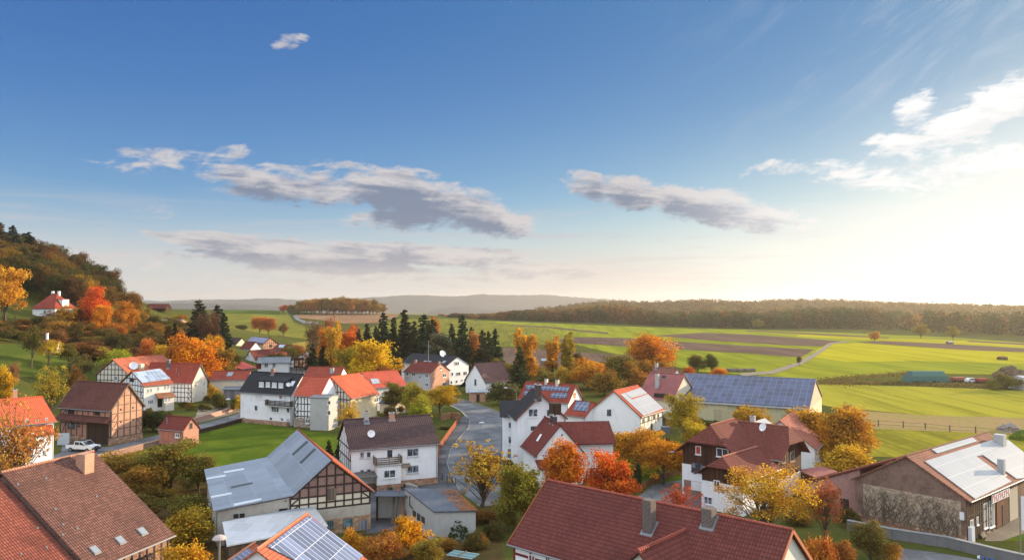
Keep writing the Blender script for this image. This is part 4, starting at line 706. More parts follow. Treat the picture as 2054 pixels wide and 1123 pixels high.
# its two front wings share the root
def wing_of(root, name, label, *a, **k): h = House(name, label, *a, **k); return h
F38 = House('front_wing', 'half hipped brown boarded front wing with white ground floor and garage door', 26.69, 96.37, 50.2, 8.6, 8.6, 5.5, 9.03, BROWN, HT, 0, ends='hg', hip=(.42, .55), gable=BROWN, ohe=.7, ohg=.9, cat='house wing', ridge=tiles((.42, .16, .11), .3)); lower(F38, 3.9)
F38.win('W', 'I', 930, 925, 977, 998, 0, FRAMEW, RED_BLIND); F38.win('W', 'I', 1110, 945, 1216, 1020, 1, FRAMEW); lf = (Vector((-F38.hl - .05, 0, 0)), Vector((0, -1, 0)), Vector((-1, 0, 0))); F38.win(lf, 'N', 831, 340, 926, 415, 1, FRAMEB); F38.panelm(lf, -F38.hw + .2, F38.hw - .2, .05, 1.9, BRICKD, 'brick_base', .03); F38.panel(lf, 'N', 830, 492, 916, 563, FRAMEW, 'garage_door', .06)
G38 = House('porch_wing', 'lower half hipped brown porch wing in front of the boarded house', 27.29, 90.74, 45.9, 9.6, 6.4, 4.1, 6.36, BROWN, HT, 0, ends='hg', hip=(.5, .5), gable=BROWN, ohe=.6, ohg=.7, cat='house wing', ridge=tiles((.42, .16, .11), .3)); lower(G38, 3.3); lf = (Vector((-G38.hl - .05, 0, 0)), Vector((0, -1, 0)), Vector((-1, 0, 0))); G38.win(lf, 'N', 930, 610, 1000, 672, 1, FRAMEW); G38.win(lf, 'N', 1010, 480, 1060, 540, 1, FRAMEW)
for hw_ in (F38, G38):                              # join the wings to the house as its parts
    for ch in list(hw_.root.children):
        mw = hw_.M.copy(); ch.parent = Y38.root; ch.matrix_parent_inverse = Y38.Mi @ mw; ch.name = 'wing_' + ch.name.split('.')[0] if ch.name.split('.')[0] in ('wall', 'roof', 'lower_wall', 'gutter', 'downpipe') else ch.name
    bpy.data.objects.remove(hw_.root)
Z38 = House('house', 'hidden house whose red roof and panels coloured glare white show above the boarded house', 41.5, 113.5, 60, 11, 10, 3.6, 7.3, WHITE, tiles((.32, .11, .075), .5), 0); Z38.array('S', 'I', [(1445, 718), (1530, 690), (1600, 745), (1440, 725)], GLARE_PV); Z38.chim('S', 'I', 1425, 730, .9, CONC, .6, .6); Z38.chim('N', 'I', 1385, 690, .5, CONC, .6, .6)
RB = House('brick_barn', 'large brick barn with bare ivy on its gable and solar panels coloured glare white on the roof', 51.01, 87.64, 39.3, 23.45, 12.33, 4.4, 7.99, planks((.20, .11, .07), .9, .5), WBRT, 0, gable=brick((.225, .125, .09), (.15, .085, .065), (.24, .20, .17), .30, .11, .6), cat='barn', ohe=.5)
for pts in ([(1078, 238), (1405, 142), (1447, 172), (1125, 270)], [(1025, 335), (1575, 160), (1610, 195), (1690, 160), (1821, 262), (1821, 470), (1760, 474), (1490, 282), (1438, 295), (1720, 495), (1428, 636)]): RB.array('S', 'O', pts, GLARE_PV)
u0, z0 = RB.uv('W', 'O', 470, 760); u1, z1 = RB.uv('W', 'O', 1330, 990)
RB.panelm('W', -RB.hw + .9, RB.hw - .5, .75, 4.15, stone((.40, .335, .25), 3.4, .4), 'plaster_field', .03); RB.panelm('W', -RB.hw, RB.hw, .0, .8, SANDST, 'plinth', .07)
iv = MB(); R = random.Random(4); IVY = flat((.12, .09, .068), .95)
for st in range(120):
    u = R.uniform(-RB.hw + .8, RB.hw - .6); z = .3; pts = [RB.P('W', u, z, .07)]; uu = u
    for j in range(R.randint(5, 10)):
        uu += R.uniform(-.45, .45); z += R.uniform(.25, .6)
        if z > 4.1 or abs(uu) > RB.hw - .3: break
        pts.append(RB.P('W', uu, z, .07 + R.uniform(-.02, .05)))
    if len(pts) > 2: iv.tube(pts, [.020 - .012 * i / (len(pts) - 1) for i in range(len(pts))], IVY, 4, False)
    for j in range(3):
        if len(pts) > 3:
            q = R.choice(pts[1:-1]); d = RB.P('W', R.uniform(-1, 1), R.uniform(.2, 1.), 0) - RB.P('W', 0, 0, 0); iv.tube([q, q + d * .5, q + d * .9 + Vector((0, 0, .2))], [.012, .01, .006], IVY, 3, False)
iv.build('ivy', RB.root); RB.win('W', 'O', 893, 302, 917, 320, 0, FRAMEB, DKDOOR, 'vent_hole', False); RB.panel('W', 'O', 1309, 735, 1341, 796, FRAMEW, 'meter_box', .2)
RB.chim('S', 'O', 1628, 190, 1.2, CONC, 1.1, 1.1, False); RB.chim('S', 'O', 1640, 425, 1.6, flat((.33, .34, .36), .6), .62, .62, False)
RB.timber('S', 12, [1.4, 2.7], m=DARKWOOD, w=.2, u0=-RB.hl, u1=-RB.hl + 7, seed=31)
SGN = MB(); WSG = flat((.75, .72, .70), .6); RSG = flat((.5, .05, .06), .6)
for a in ((1387, 795, 1410, 880), (1436, 772, 1452, 838)): RB.win('S', 'O', *a, 1, FRAMEW)
u0, u1, z0, z1 = RB.rect('S', 'O', 1495, 705, 1525, 850); RB.winm('S', u0, u1, .7, 3.3, 0, FRAMEW, flat((.5, .48, .38), .4)); u0, u1, _, _ = RB.rect('S', 'O', 1540, 705, 1580, 850); RB.winm('S', u0, u1, .5, 3.3, 1, FRAMEW, flat((.5, .48, .38), .4))
u0, u1, _, _ = RB.rect('S', 'O', 1598, 690, 1690, 850); RB.panelm('S', u0, u1, .1, 3.2, planks((.19, .07, .035), .25), 'barn_door', .08); um = u0 + (u1 - u0) * .45; RB.panelm('S', um, um + .9, .1, 2.3, DKDOOR, 'door', .12)
u2, u3, _, _ = RB.rect('S', 'O', 1700, 600, 1765, 760); RB.panelm('S', u2, u3, .1, 3.6, flat((.42, .37, .28), .6), 'roller_gate', .08)
ua, ub, _, _ = RB.rect('S', 'O', 1542, 640, 1686, 690); sg_ = MB(); RB.box_on(sg_, 'S', ua, ub, 3.05, 3.95, .2, .27, WSG); so = sg_.build('banner', RB.root)
lt = MB(); nl = 9
for i in range(nl):
    c_ = ua + (ub - ua) * (i + .5) / nl; wd = (ub - ua) / nl * .3
    RB.box_on(lt, 'S', c_ - wd, c_ - wd * .4, 3.15, 3.85, .27, .29, RSG); RB.box_on(lt, 'S', c_ - wd * .4, c_ + wd, (3.7, 3.45, 3.15)[i % 3], (3.85, 3.6, 3.3)[i % 3], .27, .29, RSG)
lt.build('lettering', so)
xq = -RB.hl + 1.1; af = (Vector((xq, 0, 0)), Vector((0, -1, 0)), Vector((-1, 0, 0))); t0, t1 = RB.uv(af, 'O', 40, 497), RB.uv(af, 'O', 800, 300); y0, y1 = -t0[0], -t1[0]; zA, zB = t0[1], t1[1]
cA = RB.M @ Vector((xq + 4, (y0 + RB.hw) / 2, 0)); AN = empty('brick_annex', cA, RB.yaw, 'brick lean to annex with sloping red tiled roof left of the ivy gable', 'annex'); ox, oy = xq + 4, (y0 + RB.hw) / 2
zh = zA + (zB - zA) * (y0 - RB.hw) / (y0 - y1); b = MB(); b.solid([(-4, y0 - .25 - oy, 0), (-4, RB.hw + .02 - oy, 0), (4, RB.hw + .02 - oy, 0), (4, y0 - .25 - oy, 0)], [(-4, y0 - .25 - oy, zA - .2), (-4, RB.hw + .02 - oy, zh - .25), (4, RB.hw + .02 - oy, zh - .25), (4, y0 - .25 - oy, zA - .2)], brick((.36, .15, .12), (.26, .11, .09), (.42, .38, .35), .3, .12, .3)); b.build('wall', AN)
b = MB(); P_ = [(-4.2, y0 - oy, zA), (4.4, y0 - oy, zA), (4.4, y1 - oy, zB), (-4.2, y1 - oy, zB)]; b.solid([(p[0], p[1], p[2] - .2) for p in P_], P_, DKRED); b.build('roof', AN)
def an_panel(X0, Y0, X1, Y1, nm, d_): u0, u1, z0, z1 = RB.rect(af, 'O', X0, Y0, X1, Y1); b = MB(); b.box((-4, -(u0 + u1) / 2 - oy, (z0 + z1) / 2), (d_, u1 - u0, z1 - z0), DKDOOR); b.build(nm, AN)
an_panel(345, 628, 412, 762, 'door', .12); an_panel(112, 600, 152, 640, 'window', .1)
RSL = 9.0
RS = House('farm_building', 'big brown red tiled roof with brick chimney in the bottom left corner', -39.6 + .2706 * (6.7 - RSL / 2), 61.56 + .9627 * (6.7 - RSL / 2), 74.3, RSL, 17.8, 4.09, 10.86, BRICKD, tiles((.15, .074, .058), .9, .30, .21, .6), 0, ridge=tiles((.4, .2, .13), .3))
b = MB(); p = RS.rp('S', 'K', 735, 330); b.box((p.x, p.y, p.z + .2), (1.0, 1.0, 2.2), BRICKL); b.build('chimney', RS.roof)
for X, Y in ((825, 1040), (1045, 955), (1235, 878)): RS.skylight('S', 'K', X - 32, Y - 18, X + 32, Y + 18)
for X, Y in ((155, 468), (400, 415), (548, 815), (545, 905), (480, 682), (840, 572), (670, 850)): RS.slab([RS.rp('S', 'K', X + a, Y + b_) for a, b_ in ((-10, -7), (8, -10), (12, 6), (-6, 10))], flat((.13, .14, .15), .6), .02, .05, 'pane')
RS.timber('S', 10, [1.6, 3.2], seed=45)
xa, xb_ = RS.rp('S', 'K', 0, 485), RS.rp('S', 'K', 600, 1075)
print('RS boundary', xa, xb_, RS.L); xm = -RSL / 2; c0 = RS.M @ Vector((xm - 6.05, 0, 0))
RS2 = House('farm_building', 'redder old tiled roof in front of the big brown roof in the corner', c0.x, c0.y, 74.3, 12, 17.0, 3.9, 10.3, BRICKD, tiles((.21, .066, .046), .85, .30, .21, .7), 0)
for X, Y in ((325, 845), (405, 1015), (185, 1070)): RS2.slab([RS2.rp('S', 'K', X + a, Y + b_) for a, b_ in ((-10, -6), (8, -9), (12, 5), (-6, 9))], flat((.13, .14, .15), .6), .02, .05, 'pane')
a = atz(-30, 985); House('shed', 'corner of a dark shed roof at the left edge', a.x, a.y, 60, 6, 6, 3., 5., CREAM, DARKT, 0, cat='shed')
# red roofed farmhouse at the bottom right
NM = House('farmhouse', 'large red roofed farmhouse with two brick chimneys in the foreground', 10.67, 56.53, -42.2, 20.86, 9.81, 5.13, 9.31, WHITE, tiles((.15, .043, .034), .6, .33, .23, .35), 0, gable=plaster((.66, .62, .55), .2), verge=flat((.42, .12, .05), .7), ridge=tiles((.34, .085, .06), .3))
NM.timber('S', 12, [2.5, 4.4], m=flat((.17, .02, .02), .7), w=.2, seed=40)
NM.win('S', 'M', 1126, 1075, 1180, 1140, 1); NM.win('S', 'M', 1262, 1090, 1300, 1150, 1)
CHB = brick((.10, .065, .055), (.06, .045, .04), (.3, .27, .24), .24, .09, .2)
NM.chim('S', 'N', 490, 868, 2.1, CHB, .72, .72, False); NM.chim('S', 'N', 972, 818, 1.0, CHB, .78, .78, False)
p = NM.rp('S', 'N', 805, 885); d = NM.Mi.to_3x3() @ ray(*cr('N', 375, 1042)); p0 = NM.Mi @ Vector((0, 0, H)); f_ = p0 + d * ((p.z - p0.z) / d.z)
wd = 2.9; b = MB(); zl = p.z - wd * .95; xm = (p.x + f_.x) / 2; yv = -(NM.hr - zl) / NM.k
b.solid([(xm - wd + .3, f_.y + .35, 3), (xm + wd - .3, f_.y + .35, 3), (xm + wd - .3, f_.y + .35, zl), (xm, f_.y + .35, p.z - .2), (xm - wd + .3, f_.y + .35, zl)], [(xm - wd + .3, -2.2, 3), (xm + wd - .3, -2.2, 3), (xm + wd - .3, -2.2, zl), (xm, -2.2, p.z - .2), (xm - wd + .3, -2.2, zl)], plaster((.66, .62, .55), .2)); b.build('cross_gable', NM.root)
NM.slabs([[(xm - wd, f_.y, zl), (xm, f_.y, p.z), (xm, p.y + .1, p.z), (xm - wd, yv, zl)], [(xm + wd, f_.y, zl), (xm, f_.y, p.z), (xm, p.y + .1, p.z), (xm + wd, yv, zl)]], NM.roofm, 'cross_roof', .14)
b = MB(); b.tube([(xm, f_.y - .03, p.z + .03), (xm, p.y, p.z + .03)], .13, tiles((.34, .085, .06), .3), 6); b.build('ridge_cap', NM.root)
# the white house with balcony in the middle
HC = House('balcony_house', 'white house with dark brown roof, wooden balcony and one satellite dish', -17.07, 103.28, 22.8, 12.16, 9.28, 5.39, 8.65, WHITE, tiles((.085, .052, .05), .55, .38, .27, .3), 0, gable=WHITE, ohe=.3)
p = MB(); p.box((0, 0, .45), (2 * HC.hl + .12, 2 * HC.hw + .12, .9), SANDST); p.build('plinth', HC.root); HC.timber('W', 6, [1.2, 2.5, 3.9, 5.3], z0=.9, seed=50)
for c, a, nv in (('L', (1372, 253, 1406, 301), 0), ('L', (1424, 250, 1459, 297), 0), ('L', (1371, 394, 1404, 446), 0), ('L', (1425, 389, 1458, 441), 0), ('M', (145, 224, 239, 288), 1), ('M', (145, 360, 239, 422), 1)): HC.win('S', c, *a, nv, flat((.55, .56, .58), .5))
u0, zz = HC.uv('S', 'L', 1492, 480); u1, _ = HC.uv('S', 'L', 1700, 480); bd = 1.7; bf = plane_face(HC, -HC.hw - bd); u0b, _ = HC.uv(bf, 'L', 1508, 480); u1b, _ = HC.uv(bf, 'L', 1702, 480); zt = HC.uv(bf, 'L', 1600, 366)[1]
HC.block(u0b, u1b, -HC.hw - bd, -HC.hw + .02, .95, zt, WHITE, 'bay'); HC.block(u0b + .03, u1b - .03, -HC.hw - bd + .03, -HC.hw + .02, 0, .95, SANDST, 'bay_plinth')
HC.win(bf, 'L', 1562, 395, 1659, 461, 1, FRAMEW); HC.win(bf, 'L', 1590, 535, 1634, 562, 1, FRAMEB); HC.panel('S', 'L', 1592, 237, 1631, 300, glass((.04, .04, .045)), 'balcony_door', .05)
HC.balcony('S', u0b - .1, u1b + .1, zt + .16, zt + 1.15, bd + .1, GREYWOOD); HC.dish('S', 'L', 1462, 138, .5, .5, face=-75)
HC.chim('S', 'G', 1665, 690, .8, BRICKL, .7, .6); HC.chim('N', 'G', 1448, 665, .5, CONC, .5, .5); HC.leanto('S', u0b - 2.6, u0b, 2.5, 2.2, 2.2, flat((.12, .11, .10), .9), 'canopy')
ua, _ = HC.uv('S', 'M', 100, 375); HC.leanto('S', ua - .1, ua + 1.1, 3.1, 2.9, 1.0, GREYWOOD, 'door_canopy')
st = MB()
for i in range(6): st.box((ua + 1.2 - i * .1, -HC.hw - .5, .08 + .08 * i), (1.6 - .2 * i, 1.0, .16), CONC)
st.build('steps', HC.root)
# grey sheet roofed barn
MBN = House('barn', 'grey sheet roofed barn with brick timber gable and orange tiled far slope', -23.43, 88.59, 115.4, 21.0, 9.14, 4.03, 7.82, plaster((.46, .43, .37), .6), ORANGET, 0, gable=BRICKD, cat='barn', noroof=-1, ohe=.35)
v0, v1 = MBN.rp('N', 'L', 612, 302), MBN.rp('N', 'L', 832, 585)
yv = (v0.y + v1.y) / 2; zv = MBN.rz(yv); L2 = MBN.L / 2
def lz(X, Y, z): d_ = MBN.Mi.to_3x3() @ ray(*cr('L', X, Y)); o_ = MBN.Mi @ Vector((0, 0, H)); return o_ + d_ * ((z - o_.z) / d_.z)
o0, o1 = lz(118, 392, zv - .9), lz(192, 724, zv - .9)
MBN.slabs([[(-L2, 0, MBN.hr + .05), (L2, 0, MBN.hr + .05), (L2, yv, zv), (-L2, yv, zv)]], GMETAL, 'sheet_roof'); MBN.slabs([[(L2, yv - .05, zv + .03), (-L2, yv - .05, zv + .03), (o1.x, o1.y, zv - .9), (o0.x, o0.y, zv - .9)]], GMETAL, 'lower_roof')
b = MB(); b.solid([(-MBN.hl, yv - 1, 0), (MBN.hl, yv - 1, 0), (o0.x - .3, o0.y - .4, 0), (o1.x + .3, o1.y - .4, 0)], [(-MBN.hl, yv - 1, zv - .2), (MBN.hl, yv - 1, zv - .2), (o0.x - .3, o0.y - .4, zv - 1.1), (o1.x + .3, o1.y - .4, zv - 1.1)], plaster((.46, .43, .37), .6)); b.build('side_wall', MBN.root)
for pts, s_ in (([(940, 168), (955, 176), (836, 282), (822, 276)], 'up'), ([(1003, 228), (1018, 237), (900, 348), (886, 342)], 'up')):
    MBN.slab([MBN.rp('N', 'L', *q) + Vector((0, 0, .05)) for q in pts], flat((.07, .075, .06), .4), .02, .06, 'light_strip')
LR0 = Vector((0, yv, zv)); nn = Vector((0, .9, abs(o0.y - yv))).normalized()
def lrp(X, Y): d_ = MBN.Mi.to_3x3() @ ray(*cr('L', X, Y)); p_ = MBN.Mi @ Vector((0, 0, H)); return p_ + d_ * ((LR0 - p_).dot(nn) / d_.dot(nn))
for pts, m_ in (([(275, 413), (438, 385), (441, 398), (278, 427)], PALE), ([(135, 465), (292, 437), (294, 450), (138, 478)], PALE), ([(330, 533), (505, 498), (508, 510), (334, 546)], flat((.07, .075, .06), .4)), ([(170, 612), (338, 580), (341, 593), (174, 626)], PALE), ([(355, 672), (578, 627), (581, 640), (358, 690)], PALE)): MBN.slab([lrp(*q) for q in pts], m_, .03, .06, 'light_strip', MBN.root)
p = MB(); MBN.box_on(p, 'W', -MBN.hw - .02, MBN.hw + .02, 0, 2.7, 0, .05, plaster((.44, .40, .33), .7)); p.build('lower_wall', MBN.root); p = MB(); MBN.box_on(p, 'W', -MBN.hw + 2.2, MBN.hw - .02, 0, 1.6, 0, .08, stone((.4, .28, .18), 2.6, .5)); p.build('stone_base', MBN.root)
p = MB(); MBN.box_on(p, 'W', -MBN.hw, MBN.hw, 2.8, 4.0, 0, .025, BEIGE); p.build('infill', MBN.root); MBN.timber('W', 9, [2.8, 3.4, 4.1, 5.1, 6.1], z0=2.75, w=.16, d=.07, seed=41)
MBN.panel('W', 'L', 1109, 545, 1178, 638, GREYWOOD, 'hatch', .1)
for a, nv in (((1236, 786, 1312, 850), 3), ((1106, 800, 1160, 862), 2)): MBN.win('W', 'L', *a, nv, flat((.1, .16, .17), .6), glass((.05, .08, .09))).location = MBN.fr('W')[2] * .08
MBN.panel('W', 'L', 1362, 800, 1432, 905, GREYW, 'door', .14)
sw = (Vector((o1.x + .3, o1.y - .4, 0)), (Vector((-MBN.hl, yv - 1, 0)) - Vector((o1.x + .3, o1.y - .4, 0))).normalized(), None); nrm = Vector((sw[1].y, -sw[1].x, 0)); nrm = nrm if nrm.x < 0 else -nrm; sw = (sw[0], sw[1], nrm)
MBN.win(sw, 'L', 346, 740, 452, 790, 1, CONC, DKDOOR); MBN.panel(sw, 'L', 722, 706, 790, 728, DKDOOR, 'vent_slit')
def slabshed(name, label, cat, pts, hts, wall, roof, inset=.25, th=.12):
    P = [atz(*p, h_) for p, h_ in zip(pts, hts)]; c = sum(P, Vector()) / len(P); c.z = 0; o = empty(name, c, 0, label, cat); q = [p - c for p in P]; b = MB(); b.solid([p - Vector((0, 0, th)) for p in q], q, roof); b.build('roof', o)
    ins = [p - Vector((p.x, p.y, 0)).normalized() * inset for p in q]; b = MB(); b.solid([(p.x, p.y, 0) for p in ins], [(p.x, p.y, p.z - th - .01) for p in ins], wall); b.build('wall', o); return o, q, ins
slabshed('lean_to_shed', 'long low shed with pale blue grey sheet roof in front of the barn', 'shed', [(446, 1046), (629, 1012.5), (658, 1053.7), (455, 1093.6)], [3.1, 3.1, 2.7, 2.7], PLW := planks((.1, .07, .05), .2), LMETAL)
so, q, ins = slabshed('shed', 'grey flat roofed concrete shed strewn with fallen leaves', 'shed', [(810, 977.6), (912, 981), (957, 1023.7), (870, 1025)], [3.7, 3.4, 3.1, 3.2], CONC, TAR, .2)
lf_ = MB(); R = random.Random(9)
for i in range(700):
    t, u = R.random() ** .7, R.random() ** 1.8 * .38; a_ = q[1].lerp(q[2], t); b_ = q[0].lerp(q[3], t); p = a_.lerp(b_, u) + Vector((0, 0, .012)); s_ = R.uniform(.06, .14); an = R.random() * 6
    lf_.face([p + Vector((math.cos(an + k_ * 1.57) * s_, math.sin(an + k_ * 1.57) * s_, R.uniform(0, .05))) for k_ in range(4)], flat((.30, .11, .03), .9))
lo = lf_.build('fallen_leaves', so, fix=False)
b = MB(); w0, w1 = ins[0], ins[3]; dn = (w1 - w0); dn.z = 0; dn.normalize(); nl = Vector((dn.y, -dn.x, 0)); nl = nl if nl.x < 0 else -nl
for t in (.35, .5, .65): p = w0.lerp(w1, t) + nl * .02; b.bar((p.x, p.y, 1.2), (p.x, p.y, 1.9), .9, .05, FRAMEB, nl)
b.build('window', so); b = MB(); p = w0.lerp(w1, .2) + nl * .1; b.tube([(p.x, p.y, 3.2), (p.x, p.y, 2.2), (p.x + dn.x * .8, p.y + dn.y * .8, 2.1)], .07, FRAMEB, 6); b.build('drain_pipe', so)
iv = MB()
for i in range(240): t = R.random(); p = ins[3].lerp(ins[2], .35 + .5 * t); zz = R.random() ** 1.4 * 2.2 * math.sin(3.1 * t) ** .6; s_ = R.uniform(.14, .26); iv.face([(p.x + R.uniform(-s_, s_), p.y - .06 - R.random() * .12, zz + R.uniform(-s_, s_)) for k_ in range(4)], flat((.035, .06, .018), .9))
iv.build('ivy', so, fix=False)
slabshed('red_shed', 'low shed with flat rusty red roof behind the boarded house', 'shed', [(1600, 942), (1648.6, 934), (1679, 944.6), (1635, 957)], [2.6] * 4, planks((.25, .08, .04), .2), flat((.27, .085, .07), .8), .2)
SOLF = solar(.62, 1.75, (.085, .105, .165), (.48, .49, .52), .2, .5)
SF = House('solar_house', 'tiled roof almost covered by a big grid of grey blue solar panels in the foreground', -17.18, 56.99, 83.5, 9.18, 10.25, 3.49, 7.08, WHITE, tiles((.46, .135, .075), .6, .32, .23, .3), 0, ridge=tiles((.62, .26, .15), .3))
SF.array('S', 'L', [(960, 772), (1398, 1095), (1180, 1300), (628, 1022)], SOLF)
SF2 = House('solar_annex', 'lower tiled ridge with one solar panel corner at the bottom edge', -20.5, 54.6, 83.5, 8.6, 7.4, 3.0, 5.55, WHITE, tiles((.46, .135, .075), .6, .32, .23, .3), 0, cat='annex', ridge=tiles((.62, .26, .15), .3)); SF2.array('S', 'L', [(478, 1035), (580, 1118), (440, 1250), (330, 1130)], SOLF)

# ---------------------------------------------------------------- walls, fences, street furniture, vehicles
def thing(name, label, cat, loc, rz=0., group=None): return empty(name, loc, rz, label, cat, group)
def wall_thing(name, label, cat, pts, wid, hgt, mat, capm=None, nm='wall'):
    P = [gp(*p) for p in pts]; c = P[0].copy(); o = thing(name, label, cat, c); b, q = MB(), MB()
    for a, d in zip(P, P[1:]):
        a, d = a - c, d - c; b.bar(a + Vector((0, 0, hgt / 2)), d + Vector((0, 0, hgt / 2)), wid, hgt, mat); q.bar(a + Vector((0, 0, hgt + .04)), d + Vector((0, 0, hgt + .04)), wid + .1, .08, capm or mat)
    b.build(nm, o); q.build('coping', o); return o
def fence(name, label, pts, hgt, mat, rails=2, gap=2., post=.1, boards=None, bm_=None):
    P = [gp(*p) for p in pts]; c = P[0].copy(); o = thing(name, label, 'fence', c); rb = MB()
    for a, d in zip(P, P[1:]):
        a, d = a - c, d - c; n_ = max(1, int((d - a).length / gap)); nn = (d - a).cross(Vector((0, 0, 1)))
        for j in range(rails): z = hgt * (j + .7) / rails; rb.bar(a + Vector((0, 0, z)), d + Vector((0, 0, z)), .12 if boards is None and hgt < 1.25 else .05, .05, mat, nn)
        if boards: rb.bar(a + Vector((0, 0, hgt * .52)), d + Vector((0, 0, hgt * .52)), hgt * .88, .04, boards, nn)
        for j in range(n_ + (d + c - P[-1]).length_squared.__lt__(1e-6)): p = a.lerp(d, j / n_); pb = MB(); pb.box((p.x, p.y, p.z + hgt / 2), (post, post, hgt), bm_ or mat); pb.build('post', o)
    rb.build('rail', o); return o
PINKW = plaster((.42, .25, .2), .4)
wall_thing('garden_wall', 'low pinkish garden wall along the upper side of the left lane', 'wall', [(318, 868), (400, 845), (450, 830), (493, 817)], .3, .9, PINKW)
wall_thing('stone_wall', 'brick garden wall with pale coping below the pickup lane', 'wall', [(176, 930), (225, 917), (280, 903), (318, 893)], .35, .9, BRICKD, SANDST)
fence('wooden_fence', 'brown board fence bordering the lawn beside the lane', [(400, 870), (450, 857), (494, 844)], .9, DARKWOOD, 2, 2., .1, DARKWOOD)
fence('red_fence', 'long rust red board fence beside the curving pavement', [(878, 960), (880, 905), (900, 875), (918, 850), (922, 842)], 1.2, planks((.33, .10, .05), .2), 2, 2., .12, planks((.36, .11, .055), .22))
wall_thing('bridge_wall', 'weathered brown parapet over the stream culvert by the fence', 'wall', [(886, 843), (905, 838), (922, 840)], .5, 1.1, stone((.3, .17, .1)), planks((.3, .14, .07), .2))
wall_thing('retaining_wall', 'grey concrete retaining wall below the ivy barn', 'wall', [(1700, 1062), (1790, 1080), (1900, 1097), (2000, 1122), (2080, 1140)], .4, 1.0, plaster((.17, .17, .175), .7), plaster((.26, .26, .25), .5))
fence('guard_rail', 'rusty brown two rail guard rail in front of the ivy gable', [(1690, 1038), (1760, 1062), (1850, 1083), (1965, 1107)], 1.0, flat((.22, .10, .055), .8), 2, 3., .1)
fence('wooden_fence', 'low board fence along the drive of the boarded house', [(1278, 988), (1310, 971), (1340, 960), (1364, 952)], 1.0, planks((.28, .13, .06), .2), 2, 2., .1, planks((.30, .14, .06), .15))
fence('field_fence', 'thin wire fence with weathered posts crossing the right meadow', [(1745, 856), (1762, 855), (1812, 858), (1856, 861), (1905, 866), (1957, 869), (2060, 878)], 1.3, flat((.14, .10, .08), .9), 2, 60., .16)
fence('garden_fence', 'dark fence in front of the hillside villa', [(-10, 643), (30, 642), (62, 643)], 1.4, DARKWOOD, 2, 3., .12)
# bollards at the kerb
pr = None
for i, (px, py) in enumerate(((887, 962), (897, 968), (907, 968), (914, 973))):
    p = gp(px, py)
    if pr is None: b = MB(); b.tube([(0, 0, 0), (0, 0, .95), (0, 0, 1.0)], [.06, .06, .03], FRAMEB, 8); pr = b.build('bollard'); o = pr
    else: o = pr.copy(); COL.objects.link(o)
    o.location = p; tag(o, 'thin dark bollard at the kerb beside the balcony house', 'bollard', 'bollards by the balcony house')
def lamp(label, px, py, d_top, reach, ang_, hgt, dome=False):
    p = gp(px, py); o = thing('street_lamp', label, 'street lamp', p, math.radians(ang_)); b = MB()
    if dome: b.tube([(0, 0, 0), (0, 0, hgt)], [.07, .05], ZINC, 8)
    else: b.tube([(0, 0, 0), (0, 0, hgt * .78), (reach * .12, 0, hgt * .9), (reach * .4, 0, hgt * .98), (reach, 0, hgt)], [.09, .07, .06, .05, .04], ZINC, 8)
    b.build('pole', o); h = MB()
    if dome: h.lathe([(.06, -.1), (.5, .0), (.46, .1), (.3, .2), (.05, .26)], (0, 0, hgt), flat((.5, .48, .45), .4), 16)
    else: h.tube([(reach - .1, 0, hgt), (reach + .15, 0, hgt + .05), (reach + .6, 0, hgt + .03), (reach + .75, 0, hgt)], [.05, .14, .13, .04], flat((.55, .56, .58), .4), 8)
    h.build('lamp_head', o); return o
lamp('tall curved street lamp leaning over the road bend', 1036, 836, 0, 2.0, 180, 6.2)
lamp('curved street lamp beside the tall white house', 1006, 938, 0, 2.6, 180, 6.6)
lamp('curved street lamp in front of the boarded house', 1377, 977, 0, 1.6, 180, 4.6)
o = lamp('small white post lamp on the left lane', 457, 846, 0, 0, 0, 4.6, True)
z_ = 5.3; p = atz(440, 1080, z_); o = thing('street_lamp', 'mushroom shaped post lamp in front of the yellow shrubs', 'street lamp', (p.x, p.y, 0)); b = MB(); b.tube([(0, 0, 0), (0, 0, z_)], .09, ZINC, 10); b.build('pole', o); b = MB(); b.lathe([(.1, -.08), (.55, -.02), (.55, .05), (.42, .2), (.2, .3), (.03, .33)], (0, 0, z_), flat((.42, .36, .33), .5), 18); b.build('lamp_head', o)
# mast behind the brick house
p = atz(852, 782); o = thing('radio_mast', 'thin antenna mast rising above the dark red roof', 'mast', (p.x, p.y + 9, 0)); b = MB(); b.tube([(0, 0, 0), (0, 0, 13.5)], [.09, .05], ZINC, 6); b.build('pole', o); b = MB(); b.bar((-.7, 0, 12.2), (.7, 0, 12.2), .06, .06, ZINC); b.bar((-.5, 0, 11.6), (.5, 0, 11.6), .06, .06, ZINC); b.build('antenna', o)
# pickup truck
p = gp(167, 905); tr = thing('pickup_truck', 'white double cab pickup truck parked in front of the timber barn', 'pickup truck', p, math.radians(-14)); CAR = flat((.75, .76, .78), .25, 0., .6); BLK = flat((.02, .02, .022), .5); CG = glass((.015, .018, .022))
b = MB(); prof = [(-2.65, .55), (2.55, .55), (2.6, .8), (2.5, 1.05), (1.35, 1.18), (.55, 1.78), (-.85, 1.8), (-1.05, 1.2), (-2.65, 1.15)]
b.solid([(x, -.92, z) for x, z in prof], [(x, .92, z) for x, z in prof], CAR); b.build('body', tr)
for nm, pl in (('side_window', [(.42, 1.7), (1.1, 1.22), (.15, 1.22), (.12, 1.7)]), ('side_window', [(.0, 1.7), (.03, 1.22), (-.82, 1.22), (-.78, 1.7)])):
    for sg in (-1, 1): b = MB(); b.solid([(x, sg * .925, z) for x, z in pl], [(x, sg * .94, z) for x, z in pl], CG); b.build(nm, tr)
b = MB(); b.solid([(.60, -.8, 1.74), (.60, .8, 1.74), (1.33, .84, 1.2), (1.33, -.84, 1.2)], [(.64, -.8, 1.77), (.64, .8, 1.77), (1.37, .84, 1.23), (1.37, -.84, 1.23)], CG); b.build('windscreen', tr)
